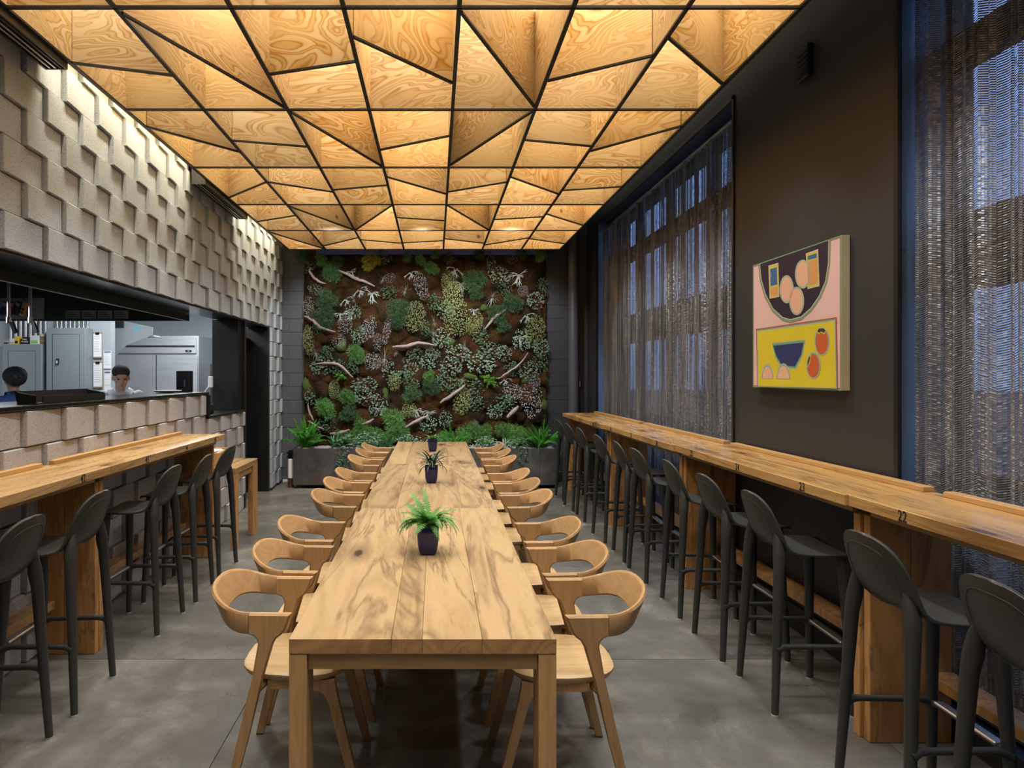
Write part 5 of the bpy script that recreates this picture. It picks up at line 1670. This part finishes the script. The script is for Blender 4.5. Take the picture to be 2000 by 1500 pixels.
# ---- steel planter
PX0, PX1, PY0_, PY1_ = -2.0, 1.72, 9.60, 10.06
pln = tag(empty('steel_planter', ((PX0 + PX1) / 2, (PY0_ + PY1_) / 2, 0)), 'long blackened steel planter box under the moss wall', 'planter')
RST = rusty(); hw = (PX1 - PX0) / 2; hd_ = (PY1_ - PY0_) / 2
MB().box(-hw, hw, -hd_, -hd_ + .006, .05, .565).build('front_panel', RST, pln)
MB().box(-hw, hw, hd_ - .006, hd_, .05, .565).build('rear_panel', RST, pln)
for s in (-1, 1): MB().box(s * hw - .003, s * hw + .003, -hd_ + .007, hd_ - .007, .05, .565).build('end_panel', RST, pln)
MB().box(-hw + .01, hw - .01, -hd_ + .01, hd_ - .01, .05, .06).build('bottom_panel', RST, pln)
MB().box(-hw + .12, hw - .08, -hd_ + .10, hd_ - .03, 0, .049).build('plinth', BLACK_EDGE, pln)
so = MB(); nx, ny = 60, 8
so.add([(-hw + .008 + (2 * hw - .016) * i / nx, -hd_ + .008 + (2 * hd_ - .016) * j / ny, .545 + R.uniform(-.01, .014)) for i in range(nx + 1) for j in range(ny + 1)],
       [(i * (ny + 1) + j, (i + 1) * (ny + 1) + j, (i + 1) * (ny + 1) + j + 1, i * (ny + 1) + j + 1) for i in range(nx) for j in range(ny)])
o = so.build('gravel', plain('pale_gravel', (.36, .33, .33), .9, 0, .6, 70), pln); o['kind'] = 'stuff'

def plume(L, w, seed, bend):
    rg = random.Random(seed); mb = MB(); p = Vector((0, 0, 0)); n = 26
    for i in range(n):
        s = i / n; a = 1.35 - bend * s
        d = Vector((math.cos(a), 0, math.sin(a))); q = p + d * L / n
        r = w * min(1, s * 5 + .35) * (1 - s ** 2.2) + .004
        for k in range(15):
            th = rg.uniform(0, 2 * PI); u = Vector((-d.z, 0, d.x)); v = Vector((0, 1, 0))
            t = (u * math.cos(th) + v * math.sin(th) + d * .9).normalized()
            sd = t.cross(d); sd = sd.normalized() * .0045 if sd.length > 1e-4 else Vector((.0045, 0, 0))
            b = p.lerp(q, rg.random()); l2 = r * rg.uniform(.8, 1.3)
            mb.add([b, b + t * l2 * .55 - sd, b + t * l2, b + t * l2 * .55 + sd], [(0, 1, 2, 3)])
        p = q
    return mb.mesh('plume', FOX)
PLM = [plume(.40, .046, 1, .55), plume(.36, .044, 2, 1.1), plume(.43, .044, 3, .25), plume(.34, .044, 4, 1.6), plume(.50, .036, 5, 2.6)]
def foxtail(px, py, d, n, lab, sc=1.0, hang=0, flat=1.0):
    b = P(px, py, d)
    e = tag(empty('foxtail_fern', (b.x, d, b.z)), lab, 'fern', 'foxtail ferns in the steel planter')
    for k in range(n):
        a = 2 * PI * k / n + R.uniform(-.25, .25)
        link('plume', PLM[k % 4], e, (math.cos(a) * .03, math.sin(a) * .02, 0), (R.uniform(-.2, .2), R.uniform(-.35, .55), a), sc * R.uniform(.75, 1.05))
    for k in range(hang):
        link('plume', PLM[4], e, (0, -.06, .02), (0, .35, -1.9 + 1.0 * k), sc)
foxtail(598, 874, 9.80, 30, 'large bright foxtail fern at the left end of the planter', 1.1)
foxtail(886, 874, 9.80, 16, 'bright foxtail fern behind the far end of the long table', .85)
foxtail(1058, 874, 9.80, 26, 'large bright foxtail fern at the right end of the planter with hanging plumes', .95, 2)
# leafy clumps in the planter
STRAP = leaf('strap_leaf', (.03, .13, .04), (.07, .23, .06), .35)
VARI = leaf('variegated_leaf', (.35, .42, .33), (.62, .66, .58), .45)
BLD = [blade_mesh(L, w, d, STRAP) for L, w, d in ((.28, .022, .9), (.24, .02, 1.5), (.30, .018, .5))]
BLV = [blade_mesh(L, w, d, VARI) for L, w, d in ((.22, .008, 1.6), (.18, .008, 2.4), (.24, .007, 1.0))]
def clump(px, d, ms, n, lab, sc, nm='bird_nest_fern'):
    e = tag(empty(nm, ((px - VX) * d / F, d, .56)), lab, 'plant', 'leafy clumps in the steel planter')
    for k in range(n):
        link('leaf', ms[k % 3], e, (R.uniform(-.03, .03), R.uniform(-.03, .03), 0), (0, R.uniform(-.3, .4), R.uniform(0, 6.28)), sc * R.uniform(.7, 1.1))
clump(653, 9.76, BLD, 16, 'glossy strap-leaved clump beside the left foxtail fern', .8)
clump(740, 9.78, BLD, 14, 'glossy strap-leaved clump left of the long table end', .8)
clump(762, 9.82, BLD, 10, 'small strap-leaved clump touching the left corner of the far table', .7)
clump(822, 9.80, BLV, 24, 'white variegated clump just left of the farthest pot', .9, 'spider_plant')
clump(985, 9.74, BLV, 34, 'white variegated clump right of the long table end', 1.05, 'spider_plant')
clump(925, 9.76, BLV, 14, 'small grey-white clump beside the middle foxtail fern', .6, 'spider_plant')
for k, (px, py, rx, rz_, kd, lab) in enumerate((
        (690, 866, 40, 14, 'divy', 'low dark ivy spread along the planter top, left of the table'),
        (720, 858, 24, 14, 'ivy', 'grey-green ivy mound in the planter near the left chairs'),
        (800, 862, 22, 12, 'ivy', 'grey-green ivy mound behind the far table edge, left half'),
        (1010, 866, 22, 12, 'divy', 'low dark ivy in the planter beside the right foxtail fern'),
        (950, 866, 20, 12, 'ivy', 'grey-green ivy mound in the planter near the right chairs'),
        (860, 866, 18, 12, 'divy', 'low dark ivy right behind the farthest pot'))):
    c = P(px, py, 9.78)
    o = link('planter_ivy', V[kd][k % 2], None, (c.x, 9.80, max(c.z, .565 + rz_ * .0073 * .6)), (0, 0, 0), (rx * .0073 / .15, 1.4, rz_ * .0073 / .15))
    tag(o, lab, 'ivy', 'ivy in the steel planter')
def vine(x, z0, z1, lab, seed):
    rg = random.Random(seed)
    e = tag(empty('trailing_ivy', (x, PY0_ - .012, z0)), lab, 'ivy', 'ivy trailing over the planter front')
    pts = [Vector((0, .06, .015)), Vector((0, .0, .02))]
    n = int((z0 - z1) / .03)
    for i in range(1, n + 1): pts.append(Vector((rg.uniform(-.012, .012) + .03 * math.sin(i * .5 + seed), -.008, -i * .03)))
    autosmooth(MB().tube(pts, .0018, 5, False).build('stem', DKIVY, e))
    lf = leaf_me
    for i in range(1, len(pts)):
        for s in (-1, 1):
            if rg.random() < .8:
                link('leaf', lf, e, pts[i], (rg.uniform(-.4, .2), rg.uniform(-.5, .5) + s * .9, 0), rg.uniform(.7, 1.25))
lm = MB(); w = .014; L = .03
lm.add([(0, -.004, 0), (w * 1.1, -.006, -L * .15), (w * .6, -.008, -L * .45), (w * .9, -.008, -L * .6), (0, -.012, -L), (-w * .9, -.008, -L * .6), (-w * .6, -.008, -L * .45), (-w * 1.1, -.006, -L * .15), (0, -.012, -L * .4)],
       [(8, i, (i + 1) % 8) for i in range(8)])
leaf_me = lm.mesh('leaf', DKIVY)
for k, (px, y1) in enumerate(((659, 928), (668, 915), (676, 940), (684, 908))):
    vine((px - VX) * 9.6 / F, .565, EYE - (y1 - VY) * 9.6 / F, 'ivy strand trailing over the planter front at left, %s from the left' % ordn(k + 1), k)
for k, (px, y1) in enumerate(((1018, 908), (1030, 900))):
    vine((px - VX) * 9.6 / F, .565, EYE - (y1 - VY) * 9.6 / F, 'ivy strand trailing over the planter front at right, %s from the left' % ordn(k + 1), 9 + k)
# white-sleeved pipe with black valve at the left of the planter
sp = tag(empty('standpipe', (-2.055, 9.72, 0)), 'white sleeved standpipe with black valve left of the planter', 'pipe')
autosmooth(MB().lathe([(.045, 0), (.045, .13), (.04, .135)], 16).build('base_sleeve', plain('bronze', (.10, .06, .03), .4, .5), sp))
autosmooth(MB().lathe([(.042, .135), (.042, .40), (.03, .405)], 16).build('white_sleeve', PAPER, sp))
vb = MB().box(-.035, .035, -.03, .03, .405, .53, .006)
for z in (.44, .49): vb.tube([(-.05, -.03, z), (.05, -.03, z)], .014, 8)
vb.tube([(0, -.05, .50), (0, .0, .50)], .03, 10)
vb.build('valve', BLACK_STEEL, sp)
